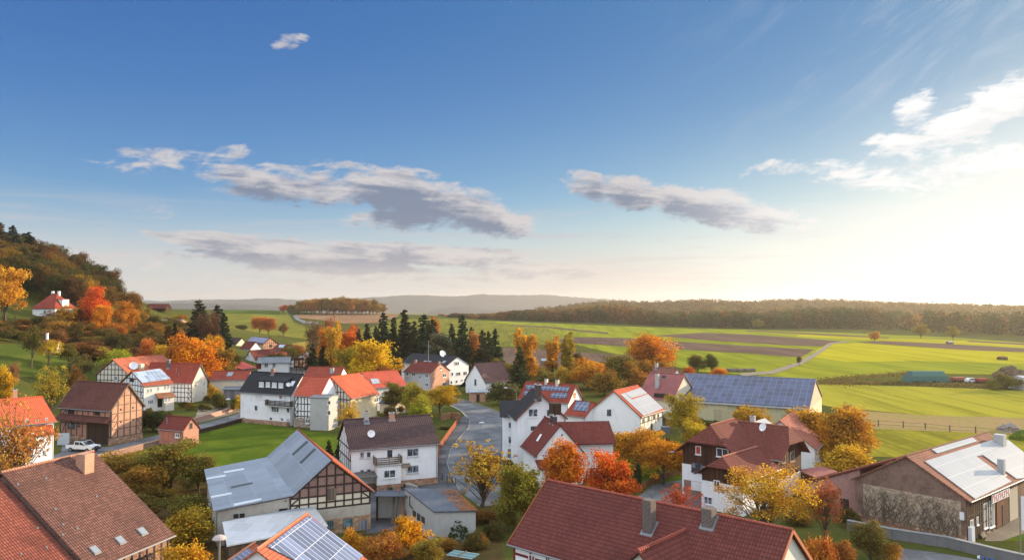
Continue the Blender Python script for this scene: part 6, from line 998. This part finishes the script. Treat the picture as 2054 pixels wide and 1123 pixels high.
# named trees and shrubs: kind, px, distance, top, width in px, colour, description
for a in [
 ('L', 966, 90, 872, 165, (.56, .34, .045), 'bare twigged tree with scattered golden leaves in front of the road'), ('G', 1050, 81, 925, 122, (.22, .19, .028), 'dense olive green tree with yellow top left of the red farmhouse roof'),
 ('U', 968, 84, 1018, 70, BROWNT, 'russet brown bush behind the flat roofed shed'), ('O', 1130, 90, 880, 98, ORANGE, 'bright orange oval tree in front of the white gabled house'),
 ('G', 1222, 86, 896, 112, REDOR, 'red orange tree behind the ridge of the red farmhouse roof'), ('R', 1280, 108, 852, 108, GOLD, 'golden orange tree with dark trunk in the garden by the white panelled barn'),
 ('R', 1328, 101, 874, 96, (.6, .24, .02), 'orange tree with short trunk beside the garden drive'), ('G', 1368, 132, 782, 78, (.42, .30, .028), 'yellow green rounded tree in front of the solar barn'),
 ('R', 1397, 117, 840, 64, (.52, .36, .03), 'smaller yellow tree below the yellow green rounded one'), ('S', 1360, 79, 966, 88, RED, 'dark red shrub like tree above the farmhouse chimneys'),
 ('F', 1530, 74, 925, 225, (.62, .34, .03), 'wide spreading golden tree in front of the boarded house'), ('S', 1650, 76, 950, 84, (.55, .17, .06), 'thin red leaved tree beside the brick annex'),
 ('O', 1738, 70, 1036, 72, (.17, .14, .035), 'olive green cone shaped shrub below the ivy gable'), ('O', 1682, 66, 1075, 60, RUST, 'russet cone shaped shrub by the farmhouse gable'), ('U', 1772, 70, 1078, 50, (.4, .2, .03), 'orange shrub right of the olive cone'),
 ('U', 1640, 62, 1062, 70, (.48, .16, .03), 'low orange foliage behind the farmhouse gable'), ('G', 1600, 118, 814, 134, (.50, .25, .026), 'broad orange brown tree in front of the solar barn end'), ('G', 1690, 112, 810, 136, (.52, .24, .026), 'large rounded orange tree at the meadow edge'),
 ('G', 1505, 126, 810, 90, (.5, .28, .03), 'golden tree between the solar barn and boarded house'), ('U', 1695, 104, 885, 116, (.60, .36, .03), 'bright yellow shrub in front of the large rounded orange tree'), ('U', 1640, 112, 870, 60, GOLD, 'golden shrub between the two big orange trees'),
 ('G', 1308, 255, 671, 112, (.68, .24, .02), 'huge glowing orange tree at the edge of the fields'), ('G', 1398, 262, 711, 44, OLIVE, 'dark olive round tree beside the field path'), ('O', 1426, 262, 709, 30, GREENT, 'narrow dark green tree right of the olive round tree'),
 ('U', 1380, 252, 734, 26, REDOR, 'small red bush left of the log piles'), ('U', 1443, 250, 736, 30, ORANGE, 'small orange bush at the solar barn ridge'), ('G', 1180, 212, 721, 92, (.62, .27, .025), 'orange yellow tree behind the red roofed solar house'),
 ('B', 1052, 212, 655, 58, GOLD, 'tall golden birch right of the dark spruces'), ('C', 1042, 204, 690, 50, (.06, .07, .025), 'dark spruce standing in front of the tall golden birch'), ('B', 1108, 240, 670, 40, (.6, .28, .03), 'slender orange birch at the ploughed field'), ('B', 1138, 232, 662, 44, (.34, .25, .035), 'slender olive birch at the ploughed field'),
 ('U', 1240, 225, 706, 90, (.2, .16, .03), 'broad olive brown thicket left of the huge orange tree'), ('U', 1285, 205, 738, 60, (.4, .17, .03), 'orange brown hedge behind the sheet metal roof'), ('U', 1210, 200, 740, 60, (.3, .17, .03), 'brown thicket behind the solar house'),
 ('O', 1160, 235, 706, 40, OLIVE, 'olive tree between birches and thicket'), ('U', 1100, 200, 745, 70, (.16, .13, .03), 'low olive thicket behind the solar house ridge'),
 ('C', 850, 262, 626, 66, DKCON, 'very dark broad spruce left of the bluish pine'), ('C', 812, 252, 616, 64, (.05, .055, .028), 'tall spruce nearest the yellow tree'), ('C', 770, 268, 622, 50, DKCON, 'dark spruce rising above the yellow tree'), ('C', 737, 275, 645, 44, (.05, .05, .03), 'shorter spruce farthest left in the spruce row'),
 ('P', 884, 244, 664, 74, (.085, .10, .06), 'bluish green pine behind the black roofed farmhouse'), ('C', 868, 270, 636, 54, (.045, .055, .025), 'dark spruce behind the bluish pine'), ('C', 927, 252, 627, 48, DKCON, 'tall columnar dark spruce right of the pine'), ('O', 950, 262, 660, 30, (.5, .18, .05), 'pinkish orange tree squeezed between spruces'),
 ('C', 968, 248, 658, 44, (.05, .055, .028), 'spruce behind the plain white barn'), ('C', 993, 256, 655, 40, DKCON, 'slim dark spruce rightmost of the spruce row'), ('O', 870, 290, 630, 28, (.55, .2, .04), 'orange crown peeking between the dark spruces'),
 ('G', 752, 213, 679, 108, (.66, .40, .02), 'large bright yellow tree behind the red roofs'), ('G', 702, 222, 692, 66, (.38, .30, .03), 'yellow green tree left of the large bright yellow tree'), ('G', 665, 252, 655, 62, ORANGE, 'orange tree left of the spruce row'), ('B', 670, 238, 640, 40, (.6, .33, .035), 'tall thin golden birch among the orange trees'),
 ('G', 700, 256, 660, 56, REDOR, 'red orange tree beside the thin golden birch'), ('S', 634, 275, 634, 56, (.2, .12, .05), 'nearly bare brown tree at the field edge'), ('S', 660, 310, 626, 32, (.4, .14, .06), 'pinkish tree at the stubble field edge'), ('S', 712, 310, 640, 34, REDOR, 'small red tree left of the spruces'), ('C', 628, 232, 686, 36, (.03, .045, .025), 'small dark fir beside the chalet'), ('C', 648, 236, 690, 36, (.035, .05, .025), 'second small dark fir right of the chalet'),
 ('G', 390, 205, 674, 106, (.72, .25, .018), 'blazing orange tree behind the farmhouse roof'), ('G', 445, 214, 690, 66, (.30, .18, .035), 'brown olive tree right of the blazing orange one'), ('R', 432, 226, 664, 46, GOLD, 'golden tree below the left conifers'), ('C', 400, 248, 597, 86, (.055, .05, .028), 'broad dark conifer with ragged top on the left skyline'), ('G', 420, 240, 618, 56, (.15, .08, .045), 'purple brown tree between the left conifers'),
 ('C', 437, 246, 606, 60, (.045, .05, .028), 'tall conifer at the field edge on the left'), ('C', 450, 238, 622, 50, DKCON, 'smaller conifer at the field edge on the left'), ('C', 352, 250, 645, 34, (.03, .05, .028), 'small dark fir below the brick bungalow'), ('C', 790, 262, 632, 44, (0.045, 0.055, 0.028), 'spruce between the tall one and the yellow tree'), ('C', 831, 256, 640, 46, (0.05, 0.058, 0.03), 'broad spruce filling the middle of the row'), ('C', 755, 264, 650, 40, (0.055, 0.055, 0.03), 'brownish spruce at the left of the row'), ('C', 906, 258, 645, 41, (0.042, 0.055, 0.028), 'spruce between the pine and the columnar one'), ('C', 946, 268, 652, 33, (0.04, 0.05, 0.028), 'spruce behind the pinkish orange crown'), ('C', 980, 250, 660, 35, (0.045, 0.055, 0.028), 'spruce squeezed between the two right hand spruces'), ('C', 720, 284, 656, 33, (0.05, 0.055, 0.03), 'small spruce in front of the stubble field'), ('C', 872, 256, 652, 56, (0.06, 0.075, 0.045), 'wide low spruce above the black roof'),
 ('R', 302, 216, 681, 50, (.6, .19, .05), 'pink red tree behind the long timber barn'), ('R', 326, 214, 684, 44, (.55, .32, .03), 'yellow tree behind the farmhouse chimney'),
 ('G', 352, 210, 690, 58, (.34, .13, .03), 'russet tree left of the blazing orange tree'), ('A', 240, 204, 694, 76, YGREEN, 'yellow green weeping tree behind the timber barn gable'), ('R', 190, 252, 577, 56, (.72, .14, .03), 'fiery red orange tree below the hillside wood'), ('R', 205, 246, 605, 40, (.72, .28, .025), 'orange yellow tree at the foot of the fiery red one'), ('R', 250, 260, 606, 56, (.55, .22, .03), 'orange tree at the lower end of the hillside wood'), ('R', 262, 285, 580, 50, (.26, .13, .03), 'russet round tree ending the hillside skyline'),
 ('S', 132, 246, 610, 52, (.6, .34, .035), 'golden tree in front of the hillside villa'), ('G', 12, 232, 528, 84, (.62, .31, .035), 'big weeping golden birch at the left edge'), ('A', 100, 192, 676, 52, (.5, .36, .03), 'yellow topped apple tree on the meadow'), ('A', 66, 186, 654, 60, (.12, .11, .03), 'dark olive fruit tree on the meadow'), ('A', 140, 196, 690, 46, OLIVE, 'olive fruit tree right of the yellow topped one'),
 ('S', 30, 166, 720, 30, (.36, .17, .08), 'small pinkish shrub like tree on the meadow'), ('A', 165, 186, 712, 60, (.13, .12, .035), 'dark olive tree at the lower meadow edge'), ('O', 10, 150, 733, 46, (.66, .38, .03), 'golden tree at the left edge above the orange roof'), ('S', 105, 150, 731, 84, (.42, .32, .04), 'tall yellow olive tree behind the brick barn'), ('O', 157, 154, 731, 38, (.2, .11, .035), 'brown oval tree behind the brick barn ridge'),
 ('W', 40, 88, 795, 180, (.48, .21, .05), 'rust coloured sparse tree in front of the white house'), ('W', 0, 84, 860, 110, (.46, .24, .05), 'sparse branch at the left edge before the white house'), ('G', 242, 96, 903, 130, (.28, .17, .032), 'brown orange tree behind the big brown roof'), ('G', 346, 97, 874, 146, (.21, .17, .035), 'large olive tree beside the brick hut'), ('G', 292, 92, 928, 112, (.26, .14, .03), 'rusty brown tree between the brown orange and the large olive tree'), ('G', 405, 96, 905, 80, (.19, .16, .035), 'olive tree touching the grey sheet roof'), ('U', 290, 90, 960, 90, (.22, .13, .03), 'brown bush between the two trees behind the big roof'),
 ('U', 385, 74, 1008, 122, (.42, .28, .035), 'mustard yellow shrub left of the sheet roofed barn'), ('U', 376, 63, 1080, 116, (.62, .33, .03), 'bright orange yellow shrub at the bottom edge'), ('U', 300, 84, 985, 90, (.16, .13, .035), 'dark olive bush below the big roof eave'), ('U', 385, 84, 985, 80, (.2, .18, .04), 'olive bush behind the mustard yellow shrub'),
 ('G', 826, 72, 1030, 84, (.66, .30, .02), 'bright orange yellow bush in front of the flat roofed shed'), ('G', 770, 69, 1058, 96, (.42, .17, .04), 'red brown bush at the bottom by the solar roof'), ('U', 712, 70, 1050, 60, GOLD, 'golden bush beside the barn foot'), ('G', 862, 69, 1068, 76, (.3, .22, .04), 'olive gold bush in the garden corner'), ('U', 900, 74, 1070, 40, (.4, .2, .04), 'small autumn shrub at the shed wall'),
 ('C', 662, 113, 878, 26, (.03, .045, .022), 'small dark fir left of the balcony house'), ('C', 684, 112, 872, 30, (.035, .045, .022), 'taller dark fir touching the balcony house'), ('S', 703, 136, 803, 60, (.66, .40, .035), 'yellow tree in front of the ochre barn wall'), ('G', 796, 166, 762, 64, OLIVE, 'olive tree right of the orange red roof'), ('G', 834, 158, 764, 64, (.3, .25, .035), 'olive yellow tree beside the brick house'), ('R', 884, 165, 774, 76, (.58, .36, .025), 'golden tree at the road bend'), ('U', 843, 150, 792, 56, (.42, .40, .04), 'lime green bush behind the dark brown roof'),
 ('U', 1010, 180, 762, 74, (.13, .125, .045), 'dark grey olive thicket by the plain white barn'), ('U', 443, 172, 784, 26, (.11, .12, .025), 'clipped round bush in front of the carport'), ('U', 486, 168, 791, 30, YEL, 'yellow bush beside the black roofed house'), ('U', 470, 168, 795, 14, OLIVE, 'tiny round bush between the clipped and yellow ones'), ('U', 312, 143, 820, 52, (.045, .06, .022), 'dark green bush between brick barn and brick hut'), ('U', 340, 150, 822, 24, OLIVE, 'olive bush behind the brick hut'),
 ('U', 893, 146, 850, 30, (.2, .18, .06), 'grey green bush below the bridge parapet'), ('R', 485, 520, 650, 26, OLIVE, 'small olive tree standing on the left field'), ('R', 522, 520, 632, 36, (.6, .2, .03), 'orange red tree on the left field'), ('R', 540, 515, 634, 32, (.48, .15, .035), 'red brown tree touching the orange red one'), ('R', 569, 512, 648, 22, (.27, .14, .03), 'slim brown tree on the left field'), ('O', 569, 860, 611, 20, (.75, .15, .03), 'bright red tree where the field road bends'), ('O', 583, 880, 610, 16, (.5, .2, .05), 'pale orange tree behind the bright red one'),
 ('R', 1753, 500, 664, 22, (.6, .27, .03), 'small orange tree alone on the right fields'), ('R', 1845, 545, 651, 34, (.3, .24, .03), 'round olive tree alone on the right fields'), ('R', 1910, 512, 655, 26, (.27, .22, .03), 'olive tree by the pale field hut'), ('R', 1517, 745, 640, 16, (.34, .28, .045), 'pale tree at the wood edge'), ('R', 1526, 742, 641, 14, (.3, .24, .04), 'second pale tree at the wood edge'), ('U', 2016, 214, 748, 62, (.16, .15, .03), 'dark bush at the right edge beside the white building'), ('U', 1988, 212, 760, 30, (.2, .18, .03), 'smaller bush left of the right edge bush'),
 ('O', 1601, 300, 713, 11, OLIVE, 'little dark bush beside the field path'), ('U', 1340, 116, 876, 26, (.03, .05, .02), 'dark clipped hedge behind the golden garden trees'), ('U', 1245, 120, 866, 40, (.03, .045, .02), 'dark hedge at the foot of the white panelled barn'), ('U', 1277, 97, 922, 22, (.03, .06, .022), 'round dark green bush on the garden lawn'), ('U', 1660, 118, 845, 40, (.4, .2, .04), 'orange scrub behind the big orange trees'), ('U', 1700, 140, 806, 50, (.28, .16, .07), 'brown scrub at the solar barn corner'), ('U', 1020, 80, 1005, 40, OLIVE, 'olive undergrowth left of the red farmhouse')]:
    T(*a)
# the wood on the left hillside
PAL = [(.075, .068, .022), (.065, .068, .022), (.10, .075, .022), (.095, .05, .02), (.17, .095, .024), (.24, .135, .026), (.34, .19, .03), (.13, .06, .024), (.08, .075, .022)]
FL = {'dark': 'dark green brown tree in the hillside wood', 'gold': 'golden brown tree in the hillside wood', 'fir': 'dark fir near the top of the hillside wood'}
pts = []
for yy in np.arange(268, 372, 7.5):
    for xx in np.arange(-262, -160, 8.2):
        x, y = xx + TR.uniform(-2.6, 2.6), yy + TR.uniform(-2.4, 2.4); px = CX + F * x / y; z = gz(x, y)
        if px < -60 or px > 232 or z < 12 or (y < 282 and -185 < x < -120): continue
        if px > 170 and y < 300: continue
        pts.append((x, y, z))
for x, y, z in pts:
    px = CX + F * x / y; c = PAL[TR.integers(len(PAL))]; bright = (y < 300 and px < 130); 
    if not bright and y > 305 and c[0] > .2: c = PAL[TR.integers(0, 4)]
    if bright and TR.random() < .5: c = PAL[TR.integers(4, 7)]
    if px < 75 and z > 41 and TR.random() < .7: plant('C', x, y, z, TR.uniform(15, 18), TR.uniform(8.5, 11), (.03, .042, .026), FL['fir'], 'firs of the hillside wood')
    else: g = c[0] > .2; plant('G', x, y, z, TR.uniform(11.5, 15.5), TR.uniform(9, 12.5), c, FL['gold' if g else 'dark'], 'golden trees of the hillside wood' if g else 'dark trees of the hillside wood')
# scrub and orchard growth on the slope below the villa
for i in range(190):
    px, py = TR.uniform(100, 440), TR.uniform(650, 752)
    if py > 700 + (px - 100) * .25 and px < 230: continue
    p = gp(px, py); 
    if p.x > -84 or (px < 150 and py < 660) : continue
    c = [(.24, .115, .04), (.20, .10, .04), (.32, .15, .035), (.22, .15, .035), (.38, .20, .035), (.16, .12, .035)][TR.integers(6)]; k = 'USGR'[TR.integers(4)]; plant(k, p.x, p.y, p.z, TR.uniform(3.2, 7.), TR.uniform(5, 9), c, 'brown olive scrub on the slope below the villa', 'scrub on the slope')
for i in range(46):
    px, py = TR.uniform(118, 400), TR.uniform(655, 738)
    if py > 690 + (px - 118) * .3 and px < 240: continue
    p = gp(px, py)
    if p.x > -86: continue
    plant('GOSG'[TR.integers(4)], p.x, p.y, p.z, TR.uniform(5.5, 9), TR.uniform(5.5, 9), [(.30, .15, .03), (.42, .20, .03), (.13, .11, .03), (.24, .10, .035), (.20, .15, .03), (.10, .09, .028), (.40, .13, .03)][TR.integers(7)], 'mixed autumn tree in the dense growth below the villa', 'trees on the slope')
for px, d, top in ((585, 300, 690), (600, 310, 692), (618, 270, 700), (660, 262, 690), (682, 268, 682), (715, 262, 690), (730, 258, 700), (790, 262, 690), (810, 258, 700), (930, 262, 690), (1000, 240, 715), (1025, 228, 728), (1075, 222, 732), (1130, 215, 735), (1205, 225, 722), (1260, 222, 726), (1290, 230, 720), (1330, 232, 722), (690, 172, 752), (735, 172, 760), (900, 200, 770), (655, 190, 735), (430, 186, 772), (1345, 190, 745), (1480, 150, 815), (640, 240, 722), (560, 285, 706), (770, 205, 730), (820, 196, 768), (470, 232, 702), (455, 240, 690)):
    T('GUO'[TR.integers(3)], px, d, top + TR.uniform(-3, 3), TR.uniform(28, 46), [(.40, .19, .03), (.2, .15, .03), (.14, .12, .03), (.34, .12, .03), (.5, .3, .03)][TR.integers(5)], 'autumn tree filling the gaps behind the back row of houses', 'trees behind the houses')
for i in range(16): p = gp(TR.uniform(-20, 90), TR.uniform(648, 684)); plant('U', p.x, p.y, p.z, TR.uniform(1.6, 3.2), TR.uniform(4, 7), [(.25, .12, .035), (.07, .075, .025), (.14, .10, .03)][TR.integers(3)], 'low dark shrub in the row above the meadow', 'shrub row above the meadow')
# grove on the skyline
for i in range(40):
    t = i / 39; px = 590 + 175 * t + TR.uniform(-3, 3); d = 880 + TR.uniform(-25, 40); top = 602 - 5 * math.sin(3.14 * min(1, t * 1.15)) + TR.uniform(-2.5, 4) + (6 if t > .93 or t < .06 else 0); c = [(.24, .13, .03), (.3, .15, .03), (.42, .17, .03), (.19, .13, .035), (.34, .2, .035)][TR.integers(5)]; T('G', px, d, top, TR.uniform(18, 28), c, 'brown orange tree in the grove on the field crest', 'trees of the field grove')
# garden shrubs through the village
for px, py, k in ((60, 905, 3), (300, 838, 3), (405, 822, 3), (420, 806, 4), (440, 818, 3), (372, 820, 3), (330, 812, 3), (560, 765, 3), (640, 800, 2), (790, 830, 3), (830, 845, 2), (985, 800, 3), (1005, 935, 2), (1020, 965, 3), (1050, 985, 3), (1240, 960, 3), (1310, 900, 2), (1420, 860, 3), (1330, 850, 2), (1600, 905, 3), (1645, 930, 2), (1690, 1010, 4), (1655, 1020, 3), (1700, 1055, 3), (1600, 1050, 4), (460, 1060, 2), (330, 1010, 4), (300, 1080, 3), (700, 1100, 3), (880, 1060, 2), (960, 1100, 3), (990, 1085, 3), (450, 745, 4), (480, 760, 3), (620, 765, 3), (780, 795, 3), (560, 700, 5), (610, 715, 5)):
    for j in range(k):
        p = gp(px + TR.uniform(-16, 16), py + TR.uniform(-5, 5)); plant('U', p.x, p.y, p.z, TR.uniform(.8, 2.2), TR.uniform(1.4, 3.2), [(.11, .10, .03), (.2, .13, .035), (.3, .16, .035), (.08, .09, .025), (.36, .24, .04)][TR.integers(5)], 'small autumn garden shrub between the houses', 'garden shrubs')
# the far wood beyond the fields: one mass
def crowns(pos, hts, wid, per, leaf, name):
    n_ = len(pos); d = TR.normal(size=(n_ * per, 3)); d /= np.linalg.norm(d, axis=1)[:, None]; i = np.repeat(np.arange(n_), per); u = TR.uniform(.7, 1.05, len(i)); c = np.array(pos)[i]; h, w_ = hts[i], wid[i]
    p = np.stack([c[:, 0] + d[:, 0] * w_ / 2 * u, c[:, 1] + d[:, 1] * w_ / 2 * u, c[:, 2] + h * .52 + d[:, 2] * h * .47 * u], 1); lv = .5 * TR.random(n_)[i] + .5 * TR.random(len(i)); return leaf_mesh(name, p, TR.uniform(.7, 1.3, len(p)) * leaf, lv)
EDGE = [(941, 637.5), (1014, 642), (1120, 646), (1220, 648.5), (1414, 657), (1510, 659.5), (1620, 659.5), (1821, 662), (1887, 668), (1976, 672), (2060, 675.5), (2200, 683)]
E_w = [gp(*p) for p in EDGE]; ex = np.array([p.x for p in E_w]); ey = np.array([p.y for p in E_w]); far = {0: [], 1: [], 2: []}
for row in range(12):
    off = row * 8.5 + max(0, row - 5) ** 1.6 * 4; x = -95.0 if row > 4 else -70.
    while x < 1150:
        y = np.interp(x, ex, ey) + off + TR.uniform(-4, 4) + 10 * math.sin(x * .03) * (row == 0)
        if x > -80 + off * .2: far[int(TR.choice(3, p=[.58, .32, .10]) if x > 150 else TR.choice(3, p=[.25, .4, .35]))].append((x + TR.uniform(-3, 3), y, gz(x, y)))
        x += TR.uniform(6, 9.5)
for k_, c in ((0, (.062, .072, .024)), (1, (.10, .072, .026)), (2, (.21, .10, .03))):
    P_ = far[k_]; me = crowns(P_, np.array([(15 + 3 * math.sin(q[0] * .021) + 2.5 * math.sin(q[0] * .057 + 1) + TR.uniform(-2, 4)) * min(1, max(.3, (q[0] + 130) / 260)) for q in P_]), TR.uniform(10, 15, len(P_)), 170, 1.6, 'far_wood'); o = bpy.data.objects.new('far_wood', me); COL.objects.link(o); o.color = (*c, 1); tag(o, ('dark olive', 'brown', 'orange brown')[k_] + ' crowns of the far wood beyond the fields', kind='stuff')
for nm, y0_, y1_, xr, c in (('hill_wood', 1290, 1820, (60, 1700), (.15, .10, .035)),):
    hp = []
    for xx in np.arange(*xr, 12.):
        for yy in np.arange(y0_, y1_, 24.): x, y = xx + TR.uniform(-6, 6), yy + TR.uniform(-9, 9); hp.append((x, y, gz(x, y)))
    for xx in np.arange(300, 1500, 15.):
        yy = float(np.interp(xx, ex, ey)) + 120
        while yy < 1290: x, y = xx + TR.uniform(-6, 6), yy + TR.uniform(-7, 7); hp.append((x, y, gz(x, y))); yy += 22
    me = crowns(hp, np.array([max(6, 14 + 5 * math.sin(q[0] * .011) + 3 * math.sin(q[0] * .029 + 2) + TR.uniform(-3, 5)) for q in hp]), TR.uniform(13, 18, len(hp)), 60, 2.3, nm); o = bpy.data.objects.new(nm, me); COL.objects.link(o); o.color = (*c, 1); tag(o, 'wooded ridge behind the far wood', kind='stuff')
for i in range(26): T('G', TR.uniform(880, 960), TR.uniform(1150, 1300), 631 + TR.uniform(-3, 2), 13, (.32, .13, .03), 'small distant orange tree behind the spruces', 'distant trees behind the spruces')
# rough grass along the ditch
gv = []
for line, n_, hgt in (([(1650, 770), (1740, 769), (1830, 770), (1920, 773), (2000, 777)], 7000, .5), ([(1655, 766), (1700, 758), (1760, 754), (1830, 748), (1850, 750)], 3500, .4)):
    P_ = [gp(*p) for p in line]
    for i in range(n_): j = TR.integers(len(P_) - 1); p = P_[j].lerp(P_[j + 1], TR.random()); p = p + Vector((TR.normal() * 2., TR.normal() * 3., 0)); gv.append((p.x, p.y, gz(p.x, p.y) + TR.random() * hgt))
gv = np.array(gv); me = leaf_mesh('tall_grass', gv, TR.uniform(.12, .3, len(gv)), TR.random(len(gv)), 1.8, -.8); o = bpy.data.objects.new('tall_grass', me); COL.objects.link(o); o.color = (.16, .115, .04, 1); tag(o, 'rough brown grass along the ditch and fence', kind='stuff')

# ---------------------------------------------------------------- the air between here and the hills
hm = bpy.data.materials.new('air'); hm.use_nodes = True; hm.node_tree.nodes.clear(); k = N(hm.node_tree)
v = k('ShaderNodeVolumePrincipled', {'Color': (1.0, .95, .88, 1), 'Density': 8.8e-5, 'Anisotropy': .6}); k('ShaderNodeOutputMaterial', {'Volume': v.outputs[0]})
b = MB(); b.box((0, 3300, 35), (10500, 7000, 170), None); b.mats = [hm]; hz = b.build('haze'); tag(hz, kind='stuff')
